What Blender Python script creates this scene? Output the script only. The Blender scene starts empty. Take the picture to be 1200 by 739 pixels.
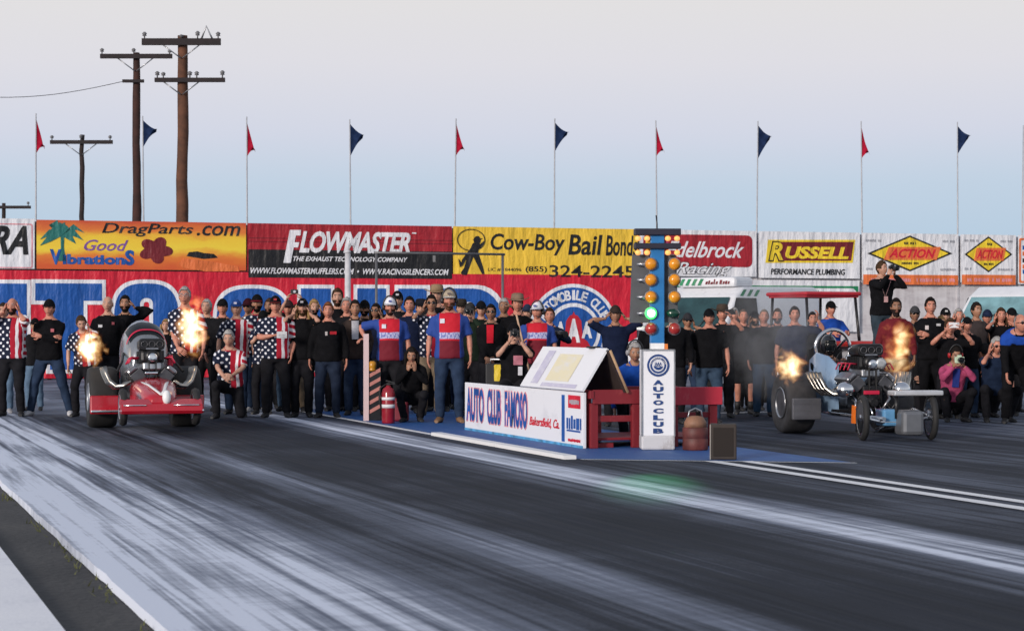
import bpy, bmesh, math, random
from math import sin, cos, pi, radians, sqrt, atan2, exp
from mathutils import Vector, Matrix, Euler
random.seed(7)
SC = bpy.context.scene
COL = SC.collection
V = Vector

# ---------------------------------------------------------------- frame of reference
H, F, HY = 1.35, 2433.0, 383.0          # eye height (m), focal length (photo px), horizon row
TH = atan2(800, 2433)                   # the track runs away to the left by this angle
CT, ST = cos(TH), sin(TH)
def tc(c, s, z=0.0):                    # across-track / along-track metres -> world
    return V((c*CT - s*ST, c*ST + s*CT, z))
def g(px, py):                          # a ground point seen at a pixel
    Y = H*F/(py-HY)
    return V(((px-600)/F*Y, Y, 0))
def zat(py, Y): return H - (py-HY)/F*Y
def xat(px, Y): return (px-600)/F*Y

# ---------------------------------------------------------------- materials
_M = {}
def new_mat(name):
    m = bpy.data.materials.new(name); m.use_nodes = True
    nt = m.node_tree
    return m, nt, nt.nodes['Principled BSDF']
def nd(nt, typ, **kw):
    n = nt.nodes.new(typ)
    for k, v in kw.items():
        if k.startswith('i_'):
            key = k[2:]
            key = int(key) if key.isdigit() else key.replace('_', ' ')
            n.inputs[key].default_value = v
        else: setattr(n, k, v)
    return n
def mth(nt, op, a, b=None, clamp=False):
    n = nt.nodes.new('ShaderNodeMath'); n.operation = op; n.use_clamp = clamp
    for i, x in enumerate((a, b)):
        if x is None: continue
        if isinstance(x, (int, float)): n.inputs[i].default_value = x
        else: nt.links.new(x, n.inputs[i])
    return n.outputs[0]
def mixc(nt, f, a, b):
    n = nt.nodes.new('ShaderNodeMix'); n.data_type = 'RGBA'
    for i, x in ((0, f), (6, a), (7, b)):
        if isinstance(x, (int, float)): n.inputs[i].default_value = x
        elif isinstance(x, tuple): n.inputs[i].default_value = (*x[:3], 1)
        else: nt.links.new(x, n.inputs[i])
    return n.outputs[2]
def ramp(nt, f, stops, interp='LINEAR'):
    n = nt.nodes.new('ShaderNodeValToRGB'); cr = n.color_ramp; cr.interpolation = interp
    while len(cr.elements) < len(stops): cr.elements.new(0.5)
    for e, (p, c) in zip(cr.elements, stops):
        e.position = p; e.color = (c, c, c, 1) if isinstance(c, (int, float)) else (*c, 1)
    nt.links.new(f, n.inputs[0]); return n.outputs[0]
def noise(nt, vec, scale, detail=3, rough=.55):
    n = nd(nt, 'ShaderNodeTexNoise'); n.inputs['Scale'].default_value = scale
    n.inputs['Detail'].default_value = detail; n.inputs['Roughness'].default_value = rough
    if vec is not None: nt.links.new(vec, n.inputs['Vector'])
    return n.outputs[0]
def objxyz(nt):
    t = nd(nt, 'ShaderNodeTexCoord'); s = nd(nt, 'ShaderNodeSeparateXYZ')
    nt.links.new(t.outputs['Object'], s.inputs[0])
    return t.outputs['Object'], s.outputs[0], s.outputs[1], s.outputs[2]
def comb(nt, x, y, z=0.0):
    n = nd(nt, 'ShaderNodeCombineXYZ')
    for i, v in enumerate((x, y, z)):
        if isinstance(v, (int, float)): n.inputs[i].default_value = v
        else: nt.links.new(v, n.inputs[i])
    return n.outputs[0]
def bump(nt, b, h, s=.3, d=.02):
    n = nd(nt, 'ShaderNodeBump'); n.inputs['Strength'].default_value = s; n.inputs['Distance'].default_value = d
    nt.links.new(h, n.inputs['Height']); nt.links.new(n.outputs[0], b.inputs['Normal'])

def M(name, col, rough=.6, metal=0.0, var=.12, vs=6.0, bs=0.0, coat=0.0, spec=None):
    """plain procedural material with slight mottling"""
    key = (name, col, rough, metal)
    if key in _M: return _M[key]
    m, nt, b = new_mat(name)
    o, x, y, z = objxyz(nt)
    f = noise(nt, o, vs, 4)
    lo = tuple(max(0, c*(1-var*1.6)) for c in col); hi = tuple(min(1, c*(1+var*1.2)) for c in col)
    nt.links.new(mixc(nt, ramp(nt, f, [(.25, 0.0), (.75, 1.0)]), lo, hi), b.inputs['Base Color'])
    b.inputs['Metallic'].default_value = metal
    nt.links.new(mth(nt, 'ADD', mth(nt, 'MULTIPLY', f, .2), max(0, rough-.1)), b.inputs['Roughness'])
    if coat: b.inputs['Coat Weight'].default_value = coat; b.inputs['Coat Roughness'].default_value = .08
    if spec is not None: b.inputs['Specular IOR Level'].default_value = spec
    if bs: bump(nt, b, noise(nt, o, vs*6, 3), bs, .01)
    _M[key] = m; return m
def cloth(col, name='cloth'):
    key = ('cloth', col)
    if key in _M: return _M[key]
    m, nt, b = new_mat(name)
    o, x, y, z = objxyz(nt)
    f = noise(nt, o, 7, 5); f2 = noise(nt, o, 90, 2)
    lo = tuple(c*.7 for c in col); hi = tuple(min(1, c*1.3+.002) for c in col)
    nt.links.new(mixc(nt, ramp(nt, f, [(.3, 0.0), (.7, 1.0)]), lo, hi), b.inputs['Base Color'])
    b.inputs['Roughness'].default_value = .9; b.inputs['Specular IOR Level'].default_value = .08
    bump(nt, b, mth(nt, 'ADD', f, mth(nt, 'MULTIPLY', f2, .3)), .5, .015)
    _M[key] = m; return m
def emis(name, col, st):
    key = (name, col, st)
    if key in _M: return _M[key]
    m, nt, b = new_mat(name)
    b.inputs['Base Color'].default_value = (*col, 1)
    b.inputs['Emission Color'].default_value = (*col, 1); b.inputs['Emission Strength'].default_value = st
    _M[key] = m; return m

# ---------------------------------------------------------------- mesh builder
class MB:
    def __init__(s): s.v = []; s.f = []; s.m = []; s.sm = []
    def add(s, vs, fs, mi=0, smooth=False):
        o = len(s.v); s.v += [V(p) for p in vs]
        for f in fs: s.f.append([i+o for i in f]); s.m.append(mi); s.sm.append(smooth)
    def box(s, c, d, mi=0, rot=None, taper=1.0):
        x, y, z = d[0]/2, d[1]/2, d[2]/2; t = taper
        vs = [V(p) for p in ((-x,-y,-z),(x,-y,-z),(x,y,-z),(-x,y,-z),(-x*t,-y*t,z),(x*t,-y*t,z),(x*t,y*t,z),(-x*t,y*t,z))]
        if rot is not None:
            R = rot if isinstance(rot, Matrix) else Euler(rot).to_matrix()
            vs = [R @ p for p in vs]
        c = V(c); s.add([p+c for p in vs], [(3,2,1,0),(4,5,6,7),(0,1,5,4),(1,2,6,5),(2,3,7,6),(3,0,4,7)], mi)
    def bbox(s, c, d, r=.01, mi=0, rot=None):
        """box with bevelled edges"""
        bm = bmesh.new(); bmesh.ops.create_cube(bm, size=1)
        for v in bm.verts: v.co = V((v.co.x*d[0], v.co.y*d[1], v.co.z*d[2]))
        bmesh.ops.bevel(bm, geom=list(bm.edges), offset=r, segments=2, affect='EDGES', profile=.5)
        R = Euler(rot).to_matrix() if rot is not None and not isinstance(rot, Matrix) else (rot or Matrix.Identity(3))
        bm.verts.index_update(); c = V(c)
        s.add([R @ v.co + c for v in bm.verts], [[v.index for v in f.verts] for f in bm.faces], mi, False); bm.free()
    def loft(s, rings, mi=0, smooth=True, cap=True):
        n = len(rings[0]); vs = [p for r in rings for p in r]; fs = []
        for i in range(len(rings)-1):
            for j in range(n):
                k = (j+1) % n
                fs.append((i*n+j, i*n+k, (i+1)*n+k, (i+1)*n+j))
        s.add(vs, fs, mi, smooth)
        if cap:
            o = len(s.v)-len(vs)
            s.f.append([o+j for j in range(n)][::-1]); s.m.append(mi); s.sm.append(False)
            s.f.append([o+(len(rings)-1)*n+j for j in range(n)]); s.m.append(mi); s.sm.append(False)
    def tube(s, pts, r, n=8, mi=0, smooth=True, flat=1.0):
        pts = [V(p) for p in pts]; N = len(pts)
        rs = r if isinstance(r, (list, tuple)) else [r]*N
        rings = []; up = None
        for i, p in enumerate(pts):
            d = (pts[min(i+1, N-1)] - pts[max(i-1, 0)])
            if d.length < 1e-9: d = V((0, 0, 1))
            d.normalize()
            if up is None: up = V((1, 0, 0)) if abs(d.x) < .8 else V((0, 1, 0))
            a = (up - d*up.dot(d))
            if a.length < 1e-4: a = d.orthogonal()
            a.normalize(); bb = d.cross(a); up = a
            rings.append([p + a*(cos(2*pi*j/n)*rs[i]) + bb*(sin(2*pi*j/n)*rs[i]*flat) for j in range(n)])
        s.loft(rings, mi, smooth)
    def ell(s, c, r, mi=0, nu=12, nv=8, R=None):
        c = V(c); vs = []; fs = []
        for i in range(nv+1):
            t = pi*i/nv
            for j in range(nu):
                p = V((r[0]*sin(t)*cos(2*pi*j/nu), r[1]*sin(t)*sin(2*pi*j/nu), r[2]*cos(t)))
                vs.append(c + (R @ p if R else p))
        for i in range(nv):
            for j in range(nu):
                k = (j+1) % nu; fs.append((i*nu+j, (i+1)*nu+j, (i+1)*nu+k, i*nu+k))
        s.add(vs, fs, mi, True)
    def lathe(s, prof, c=(0,0,0), axis='X', n=28, mi=0, smooth=True, closed=False):
        """prof = [(radius, along-axis)]"""
        c = V(c); rings = []
        for r, a in prof:
            ring = []
            for j in range(n):
                t = 2*pi*j/n; u, w = r*cos(t), r*sin(t)
                ring.append(c + (V((a, u, w)) if axis == 'X' else V((w, a, u)) if axis == 'Y' else V((u, w, a))))
            rings.append(ring)
        if closed: rings.append(rings[0])
        s.loft(rings, mi, smooth, cap=not closed)
    def prism(s, poly, a0, a1, axis='X', mi=0):
        """convex-ish 2-D outline extruded along an axis"""
        f = {'X': lambda a, p: (a, p[0], p[1]), 'Y': lambda a, p: (p[0], a, p[1]), 'Z': lambda a, p: (p[0], p[1], a)}[axis]
        n = len(poly)
        vs = [f(a0, p) for p in poly] + [f(a1, p) for p in poly]
        fs = [tuple(range(n))[::-1], tuple(range(n, 2*n))] + [(j, (j+1) % n, n+(j+1) % n, n+j) for j in range(n)]
        s.add(vs, fs, mi)
    def mesh(s, me, M4=None, mi=0, smooth=False):
        s.add([(M4 @ v.co if M4 else v.co) for v in me.vertices], [list(p.vertices) for p in me.polygons], mi, smooth)
    def shape(s, loops, y, mi=0, ext=.004):
        """2-D outlines (x,z) with holes, standing in the xz plane at depth y, thin but solid"""
        cu = bpy.data.curves.new('shape', 'CURVE'); cu.dimensions = '2D'; cu.fill_mode = 'BOTH'; cu.extrude = ext
        for L in loops:
            sp = cu.splines.new('POLY'); sp.points.add(len(L)-1); sp.use_cyclic_u = True
            for p, q in zip(sp.points, L): p.co = (q[0], q[1], 0, 1)
        ob = bpy.data.objects.new('shape', cu); me = bpy.data.meshes.new_from_object(ob)
        s.mesh(me, Matrix(((1,0,0,0),(0,0,-1,y),(0,1,0,0),(0,0,0,1))), mi)
        bpy.data.objects.remove(ob); bpy.data.curves.remove(cu); bpy.data.meshes.remove(me)
    def text(s, txt, rect, y, mi=0, shear=0.0, bold=0.0, ext=.003, space=1.0, M4=None, keep=False):
        """words fitted into the rectangle x0,z0,x1,z1 on the plane y (facing -y)"""
        cu = bpy.data.curves.new('text', 'FONT'); cu.body = txt; cu.shear = shear; cu.offset = bold
        cu.extrude = .001; cu.resolution_u = 3; cu.space_character = space
        ob = bpy.data.objects.new('text', cu); me = bpy.data.meshes.new_from_object(ob)
        xs = [v.co.x for v in me.vertices]; ys = [v.co.y for v in me.vertices]
        x0, z0, x1, z1 = rect
        a = (x1-x0)/(max(xs)-min(xs)); b = (z1-z0)/(max(ys)-min(ys))
        if keep: a = b
        T = Matrix(((a,0,0,x0-min(xs)*a),(0,0,-ext/.001,y),(0,b,0,z0-min(ys)*b),(0,0,0,1)))
        s.mesh(me, M4 @ T if M4 else T, mi)
        bpy.data.objects.remove(ob); bpy.data.curves.remove(cu); bpy.data.meshes.remove(me)
    def build(s, name, mats, parent=None, loc=None):
        me = bpy.data.meshes.new(name)
        me.from_pydata([tuple(p) for p in s.v], [], s.f)
        for m in (mats if isinstance(mats, (list, tuple)) else [mats]): me.materials.append(m)
        me.polygons.foreach_set('material_index', s.m); me.polygons.foreach_set('use_smooth', s.sm)
        me.update()
        o = bpy.data.objects.new(name, me); COL.objects.link(o)
        if parent: o.parent = parent
        if loc is not None: o.location = loc
        return o
def tag(o, label=None, cat=None, group=None, kind=None):
    if label: o['label'] = label
    if cat: o['category'] = cat
    if group: o['group'] = group
    if kind: o['kind'] = kind
    return o
def thing(name, label, cat, loc=(0,0,0), rz=0.0, group=None):
    o = bpy.data.objects.new(name, None); COL.objects.link(o); o.empty_display_size = .1
    o.location = loc; o.rotation_euler = (0, 0, rz)
    return tag(o, label, cat, group)
def struct(o): o['kind'] = 'structure'; return o
def copy_tree(o, parent=None):
    c = o.copy(); COL.objects.link(c)
    if parent: c.parent = parent
    for ch in list(o.children): copy_tree(ch, c)
    return c
def remeshed(mb, voxel, smooth=4, fold=0.0, fscale=.13):
    """voxel-join the closed shapes of a builder into one skin; returns (verts, faces)"""
    me = bpy.data.meshes.new('tmp'); me.from_pydata([tuple(p) for p in mb.v], [], mb.f); me.update()
    o = bpy.data.objects.new('tmp', me); COL.objects.link(o)
    r = o.modifiers.new('r', 'REMESH'); r.mode = 'VOXEL'; r.voxel_size = voxel
    if smooth:
        q = o.modifiers.new('s', 'SMOOTH'); q.factor = .5; q.iterations = smooth
    if fold:
        t = bpy.data.textures.get('folds') or bpy.data.textures.new('folds', 'CLOUDS')
        t.noise_scale = fscale; t.noise_depth = 3
        d = o.modifiers.new('d', 'DISPLACE'); d.texture = t; d.strength = fold; d.mid_level = .5; d.texture_coords = 'LOCAL'
    dg = bpy.context.evaluated_depsgraph_get()
    m2 = bpy.data.meshes.new_from_object(o.evaluated_get(dg))
    vs = [v.co.copy() for v in m2.vertices]; fs = [list(p.vertices) for p in m2.polygons]
    bpy.data.objects.remove(o); bpy.data.meshes.remove(me); bpy.data.meshes.remove(m2)
    return vs, fs

# common paints
WHITE = M('white_paint', (.78,.79,.80), .45, var=.05)
BLACKP = M('black_paint', (.012,.012,.014), .4)
REDP = M('red_paint', (.50,.015,.03), .4)
NAVYP = M('navy_paint', (.012,.05,.19), .5)
CHROME = M('chrome', (.75,.76,.78), .18, 1.0, var=.08)
STEEL = M('dull_steel', (.42,.43,.45), .4, .9)
RUBBER = M('rubber', (.018,.018,.019), .75, var=.25, vs=9)
GLASSD = M('dark_glass', (.006,.008,.010), .15, var=.1, spec=.25)
# ---------------------------------------------------------------- the setting
def track_material():
    m, nt, b = new_mat('track_surface')
    o, c, s, z = objxyz(nt)
    low = noise(nt, comb(nt, mth(nt, 'MULTIPLY', c, .5), mth(nt, 'MULTIPLY', s, .05)), 1.0, 3)
    cw = mth(nt, 'ADD', c, mth(nt, 'MULTIPLY', mth(nt, 'SUBTRACT', low, .5), .45))
    u = mth(nt, 'DIVIDE', mth(nt, 'SUBTRACT', cw, 1.0), 18.0)
    st = lambda cc: (cc-1.0)/18.0
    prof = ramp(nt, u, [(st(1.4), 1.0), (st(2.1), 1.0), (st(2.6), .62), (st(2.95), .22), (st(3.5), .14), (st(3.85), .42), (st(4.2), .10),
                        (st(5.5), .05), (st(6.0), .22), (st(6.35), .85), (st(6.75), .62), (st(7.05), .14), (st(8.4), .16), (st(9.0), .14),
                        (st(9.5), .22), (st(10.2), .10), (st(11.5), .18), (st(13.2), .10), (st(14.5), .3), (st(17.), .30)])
    n1 = noise(nt, comb(nt, mth(nt, 'MULTIPLY', c, 2.2), mth(nt, 'MULTIPLY', s, .09)), 1.6, 5, .65)
    n2 = noise(nt, comb(nt, mth(nt, 'MULTIPLY', c, 11.), mth(nt, 'MULTIPLY', s, .22)), 1.5, 4, .6)
    n3 = noise(nt, comb(nt, mth(nt, 'MULTIPLY', c, .5), mth(nt, 'MULTIPLY', s, .35)), 1.2, 5, .6)
    n4 = noise(nt, comb(nt, mth(nt, 'MULTIPLY', c, .35), mth(nt, 'MULTIPLY', s, 5.0)), 1.5, 4, .7)
    n5 = noise(nt, comb(nt, c, s), 45.0, 3, .7)
    a = mth(nt, 'MULTIPLY', prof, mth(nt, 'ADD', mth(nt, 'MULTIPLY', ramp(nt, n1, [(.32, 0.0), (.62, 1.0)]), .95), .48))
    a = mth(nt, 'MULTIPLY', a, mth(nt, 'ADD', mth(nt, 'MULTIPLY', ramp(nt, n2, [(.3, 0.0), (.7, 1.0)]), .5), .72))
    a = mth(nt, 'MULTIPLY', a, mth(nt, 'ADD', mth(nt, 'MULTIPLY', ramp(nt, n4, [(.35, 0.0), (.65, 1.0)]), .22), .85))
    a = mth(nt, 'ADD', a, mth(nt, 'MULTIPLY', ramp(nt, n3, [(.40, 0.0), (.70, 1.0)]), .11))
    n6 = noise(nt, comb(nt, mth(nt, 'MULTIPLY', c, 24.), mth(nt, 'MULTIPLY', s, .12)), 1.5, 3, .6)
    n7 = noise(nt, comb(nt, mth(nt, 'MULTIPLY', c, 5.5), mth(nt, 'MULTIPLY', s, .05)), 1.5, 3, .6)
    a = mth(nt, 'MULTIPLY', a, mth(nt, 'ADD', mth(nt, 'MULTIPLY', ramp(nt, n7, [(.36, 0.0), (.52, 1.0)]), .55), .48))
    a = mth(nt, 'ADD', a, mth(nt, 'MULTIPLY', mth(nt, 'MULTIPLY', ramp(nt, n6, [(.54, 0.0), (.70, 1.0)]), ramp(nt, n7, [(.45, 0.0), (.65, 1.0)])), .11))
    # pale concrete behind the start line, with dark burnout patches
    far = ramp(nt, mth(nt, 'DIVIDE', s, 60.0), [(30.5/60, 0.0), (33.0/60, 1.0)])
    conc = mth(nt, 'MULTIPLY', ramp(nt, n3, [(.3, .3), (.7, 1.0)]), .55)
    a = mth(nt, 'MAXIMUM', a, mth(nt, 'MULTIPLY', far, conc))
    a = mth(nt, 'ADD', a, mth(nt, 'MULTIPLY', mth(nt, 'SUBTRACT', n5, .5), .20), clamp=True)
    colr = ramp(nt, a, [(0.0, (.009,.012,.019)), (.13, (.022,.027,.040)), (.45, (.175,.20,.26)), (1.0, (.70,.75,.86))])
    nt.links.new(colr, b.inputs['Base Color'])
    nt.links.new(mth(nt, 'ADD', mth(nt, 'MULTIPLY', n2, .3), .55), b.inputs['Roughness'])
    b.inputs['Specular IOR Level'].default_value = .10
    bump(nt, b, mth(nt, 'ADD', n5, mth(nt, 'MULTIPLY', n2, .4)), .35, .006)
    return m
def sheet(name, pts, z, mat, thick=None):
    """flat sheet of track-frame corners (c,s); a slab if thick"""
    mb = MB(); n = len(pts)
    if thick is None: mb.add([(p[0], p[1], z) for p in pts], [tuple(range(n))])
    else: mb.prism(pts, z-thick, z, 'Z')
    o = mb.build(name, mat); o.rotation_euler = (0, 0, TH)
    return struct(o)
def ground_material():
    m, nt, b = new_mat('dark_dirt')
    o, x, y, z = objxyz(nt)
    f = noise(nt, o, .6, 5); f2 = noise(nt, o, 18, 4)
    k = mth(nt, 'ADD', mth(nt, 'MULTIPLY', f, .6), mth(nt, 'MULTIPLY', f2, .4))
    nt.links.new(ramp(nt, k, [(.3, (.02,.021,.024)), (.55, (.05,.05,.052)), (.75, (.10,.095,.085))]), b.inputs['Base Color'])
    b.inputs['Roughness'].default_value = .9; bump(nt, b, f2, .6, .03)
    return m
def conc_material():
    m, nt, b = new_mat('worn_concrete')
    o, x, y, z = objxyz(nt)
    f = noise(nt, o, 1.3, 6, .65); f2 = noise(nt, o, 30, 4)
    k = mth(nt, 'ADD', mth(nt, 'MULTIPLY', f, .7), mth(nt, 'MULTIPLY', f2, .3))
    nt.links.new(ramp(nt, k, [(.3, (.66,.68,.73)), (.45, (.82,.83,.87)), (.7, (.88,.89,.91))]), b.inputs['Base Color'])
    b.inputs['Roughness'].default_value = .85; bump(nt, b, f2, .3, .01)
    return m
def scuffed(name, col, col2, k0=.45, sc=3.0):
    m, nt, b = new_mat(name)
    o, x, y, z = objxyz(nt)
    f = noise(nt, comb(nt, mth(nt, 'MULTIPLY', x, 2.), mth(nt, 'MULTIPLY', y, .5), z), sc, 6, .7)
    nt.links.new(mixc(nt, ramp(nt, f, [(k0, 0.0), (k0+.25, 1.0)]), col, col2), b.inputs['Base Color'])
    b.inputs['Roughness'].default_value = .6
    bump(nt, b, f, .3, .01)
    return m
GRD = ground_material(); CONC = conc_material()
gm = MB(); gm.add([(-3000,-3000,-.06),(3000,-3000,-.06),(3000,3000,-.06),(-3000,3000,-.06)], [(0,1,2,3)])
struct(gm.build('ground', GRD))
# wavy crumbling lip of the track slab
edge = [(1.43 + random.uniform(-.007, .007)+.004*sin(i*.9), -6 + i*.35) for i in range(0, 255)]
TRK = track_material()
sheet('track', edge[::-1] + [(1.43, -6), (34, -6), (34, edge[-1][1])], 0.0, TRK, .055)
sheet('concrete_apron', [(-8,-6), (1.02,-6), (1.02,60), (-8,60)], -.03, CONC, .03)
BLUEMAT = scuffed('blue_mat', (.008,.085,.30), (.06,.17,.36), .52)
MATLINE = scuffed('worn_white_line', (.80,.81,.83), (.36,.37,.40), .62, 5)
sheet('mat', [(7.27,19.96), (8.45,19.3), (9.68,18.6), (9.68,33.5), (7.27,33.5)], .004, BLUEMAT)
sheet('painted_line_mat_side', [(7.13,24.0), (7.24,24.0), (7.24,33.0), (7.13,33.0)], .006, MATLINE)
sheet('painted_line_mat_end', [(7.27,19.90), (9.68,18.54), (9.68,18.47), (7.27,19.83)], .0045, MATLINE)
sheet('painted_line_lane_near', [(8.33,-6), (8.48,-6), (8.48,19.2), (8.33,19.2)], .008, MATLINE)
sheet('painted_line_lane_far', [(8.66,-6), (8.80,-6), (8.80,19.05), (8.66,19.05)], .008, MATLINE)
sheet('painted_line_start', [(9.9,29.9), (16,29.9), (16,30.0), (9.9,30.0)], .004, MATLINE)
pm = MB()
for (s0, s1) in ((19.95, 22.3), (22.32, 24.9)):
    pm.box((7.19, (s0+s1)/2, .02), (.13, s1-s0-.02, .04))
pl = pm.build('lane_plank', MATLINE); pl.rotation_euler = (0, 0, TH)
tag(pl, 'long white lane divider plank lying along the blue mat edge', 'plank')

wd = MB()
for k in range(160):
    s = random.choice((9.5,11.2,12.6,13.3,15.1,17.5,20.)) + random.gauss(0,.35); c = 1.40 + random.gauss(0,.035); p = tc(c, s, -.06); hgt = random.uniform(.02,.05); a = random.uniform(0, 2*pi); q = V((cos(a),sin(a),0))*.006; t = V((random.gauss(0,.02), random.gauss(0,.02), hgt))
    wd.add([p-q, p+q, p+t], [(0,1,2)])
tag(wd.build('weeds', M('dry_weed', (.10,.11,.04), .9)), 'small dry weeds growing along the broken edge of the track slab', 'weeds', None, 'stuff')
# ---------------------------------------------------------------- far wall and its signs
WX0, WY0 = -12.0, 53.0
def wt(px):                            # photo column -> distance along the wall
    k = (px-600)/F
    return (k*WY0 - WX0)/(CT - k*ST)
def wY(px): return WY0 + ST*wt(px)
def wz(py, px): return zat(py, wY(px))
def wloc(px, z=0, off=0): t = wt(px); return V((WX0+CT*t+ST*off, WY0+ST*t-CT*off, z))
class Sign:
    """a board on the wall; local x runs along the wall, z is height; front faces -y"""
    def __init__(s, name, label, cat, px0, px1, z0, z1, mat, off=0.06, group=None):
        s.p0, s.p1 = px0, px1; s.t0 = wt(px0); s.w = wt(px1)-s.t0; s.z0, s.z1 = z0, z1
        s.o = thing(name, label, cat, wloc(px0, 0, off), TH, group)
        mb = MB(); mb.box((s.w/2, .022, (z0+z1)/2), (s.w-.03, .04, z1-z0-.02)); mb.build('panel', mat, s.o)
    def x(s, px): return wt(px)-s.t0
    def r(s, x0, y1, x1, y0):          # pixel rect (left, bottom row, right, top row) -> local rect
        pm = (x0+x1)/2
        return (s.x(x0), wz(y1, pm), s.x(x1), wz(y0, pm))
    def pt(s, px, py): return (s.x(px), wz(py, px))
    def txt(s, items, name, mat, y=-.004):
        mb = MB()
        for it in items:
            mb.text(it[0], s.r(*it[1]), y, 0, **(it[2] if len(it) > 2 else {}))
        return mb.build(name, mat, s.o)
    def shp(s, loops, name, mat, y=-.003, world=False):
        mb = MB(); mb.shape([[q if world else s.pt(*q) for q in L] for L in loops], y); return mb.build(name, mat, s.o)
    def marks(s, rects, name, mat, y):
        """worn print too small to read: an uneven run of little upright strokes"""
        mb = MB()
        for rr in rects:
            x0, z0, x1, z1 = s.r(*rr); x = x0; rnd = random.Random(int(rr[0]*7)); h = z1-z0
            while x < x1:
                w = h*rnd.uniform(.22,.62)
                if rnd.random() < .86:
                    e = min(x+w, x1); q = rnd.uniform(0,.3)*h; t = rnd.uniform(0,.25)*h
                    mb.shape([[(x,z0+q),(e,z0),(e,z1-t),(x,z1)]], y, 0, .001)
                x += w+h*.14
        return mb.build(name, mat, s.o)
    def rect(s, rr, name, mat, y=-.002):
        x0, z0, x1, z1 = s.r(*rr); mb = MB(); mb.shape([[(x0,z0),(x1,z0),(x1,z1),(x0,z1)]], y, 0, .002); return mb.build(name, mat, s.o)
def circ(cx, cz, rx, rz=None, n=48, a0=0, a1=2*pi):
    rz = rz or rx
    return [(cx+rx*cos(a0+(a1-a0)*i/n), cz+rz*sin(a0+(a1-a0)*i/n)) for i in range(n)]
def rrect(x0, z0, x1, z1, r, n=5):
    out = []
    for cx, cz, a in ((x1-r, z0+r, -pi/2), (x1-r, z1-r, 0), (x0+r, z1-r, pi/2), (x0+r, z0+r, pi)):
        out += [(cx+r*cos(a+pi/2*i/n), cz+r*sin(a+pi/2*i/n)) for i in range(n+1)]
    return out
def vinyl(name, col, sc=2.2, amt=.10):
    m, nt, b = new_mat(name)
    o, x, y, z = objxyz(nt)
    f = noise(nt, comb(nt, mth(nt, 'MULTIPLY', x, 1.), y, mth(nt, 'MULTIPLY', z, .5)), sc, 5, .6)
    lo = tuple(c*(1-2.0*amt) for c in col); hi = tuple(min(1, c*(1+amt)) for c in col)
    nt.links.new(mixc(nt, ramp(nt, f, [(.3, 0.0), (.7, 1.0)]), lo, hi), b.inputs['Base Color'])
    b.inputs['Roughness'].default_value = .5
    f3 = noise(nt, comb(nt, mth(nt, 'MULTIPLY', x, 1.6), y, mth(nt, 'MULTIPLY', z, .35)), 1.3, 3)
    bump(nt, b, mth(nt, 'ADD', f, mth(nt, 'MULTIPLY', f3, 1.6)), .55, .16)
    return m
VRED = vinyl('red_vinyl', (.60,.008,.032)); VBLUE = vinyl('blue_vinyl', (.006,.085,.36)); VWHITE = vinyl('white_vinyl', (.74,.75,.79), amt=.04)
VBLACK = vinyl('black_vinyl', (.008,.008,.010)); VYEL = vinyl('yellow_vinyl', (.82,.53,.045), amt=.06)
VDRED = vinyl('deep_red_vinyl', (.36,.010,.022)); VGREEN = vinyl('green_vinyl', (.01,.22,.09)); VORNG = vinyl('orange_vinyl', (.74,.17,.045))
VYEL2 = vinyl('bright_yellow_vinyl', (.85,.62,.03)); VGREY = vinyl('grey_print', (.35,.36,.40)); VPURP = vinyl('purple_print', (.20,.08,.32))
VTEAL = vinyl('teal_print', (.02,.17,.15)); VPINK = vinyl('pink_print', (.70,.28,.32)); VMAR = vinyl('maroon_print', (.16,.008,.015))

# backing wall
t1 = wt(1330)
wb = MB(); wt0 = wt(-80)
wb.box(((wt0+wt(748))/2, .16, 2.03), (wt(748)-wt0, .16, 4.02))
for k in range(14):
    x = wt0 + (wt(748)-wt0)*k/13.; wb.box((x, .30, 2.0), (.10, .12, 4.0))
w_o = wb.build('sign_wall', M('grey_timber', (.20,.19,.18), .8)); w_o.location = (WX0, WY0, 0); w_o.rotation_euler = (0, 0, TH)
tag(w_o, 'tall plank backing wall carrying the big red club banner', 'wall')
def white_wall_mat():
    m, nt, b = new_mat('weathered_white_wall')
    o, x, y, z = objxyz(nt)
    f = noise(nt, comb(nt, mth(nt, 'MULTIPLY', x, .8), y, mth(nt, 'MULTIPLY', z, 2.2)), 1.2, 6, .65)
    f2 = noise(nt, comb(nt, mth(nt, 'MULTIPLY', x, 4.), y, mth(nt, 'MULTIPLY', z, .4)), 1.5, 4)
    k = mth(nt, 'ADD', mth(nt, 'MULTIPLY', f, .65), mth(nt, 'MULTIPLY', f2, .35))
    nt.links.new(ramp(nt, k, [(.34, (.34,.31,.33)), (.5, (.56,.54,.56)), (.64, (.66,.65,.67))]), b.inputs['Base Color'])
    b.inputs['Roughness'].default_value = .7
    return m
ww = MB(); a, e = wt(748), t1
ww.box(((a+e)/2+.01, .16, 2.03), (e-a, .16, 4.02))
for px in (887, 1008, 1123.5, 1191):
    ww.box((wt(px), .07, 2.02), (.07, .03, 4.03))
w2 = ww.build('sign_wall', white_wall_mat()); w2.location = (WX0, WY0, 0); w2.rotation_euler = (0, 0, TH)
tag(w2, 'weathered white wall below the diamond and black nameplate signs', 'wall')

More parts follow.
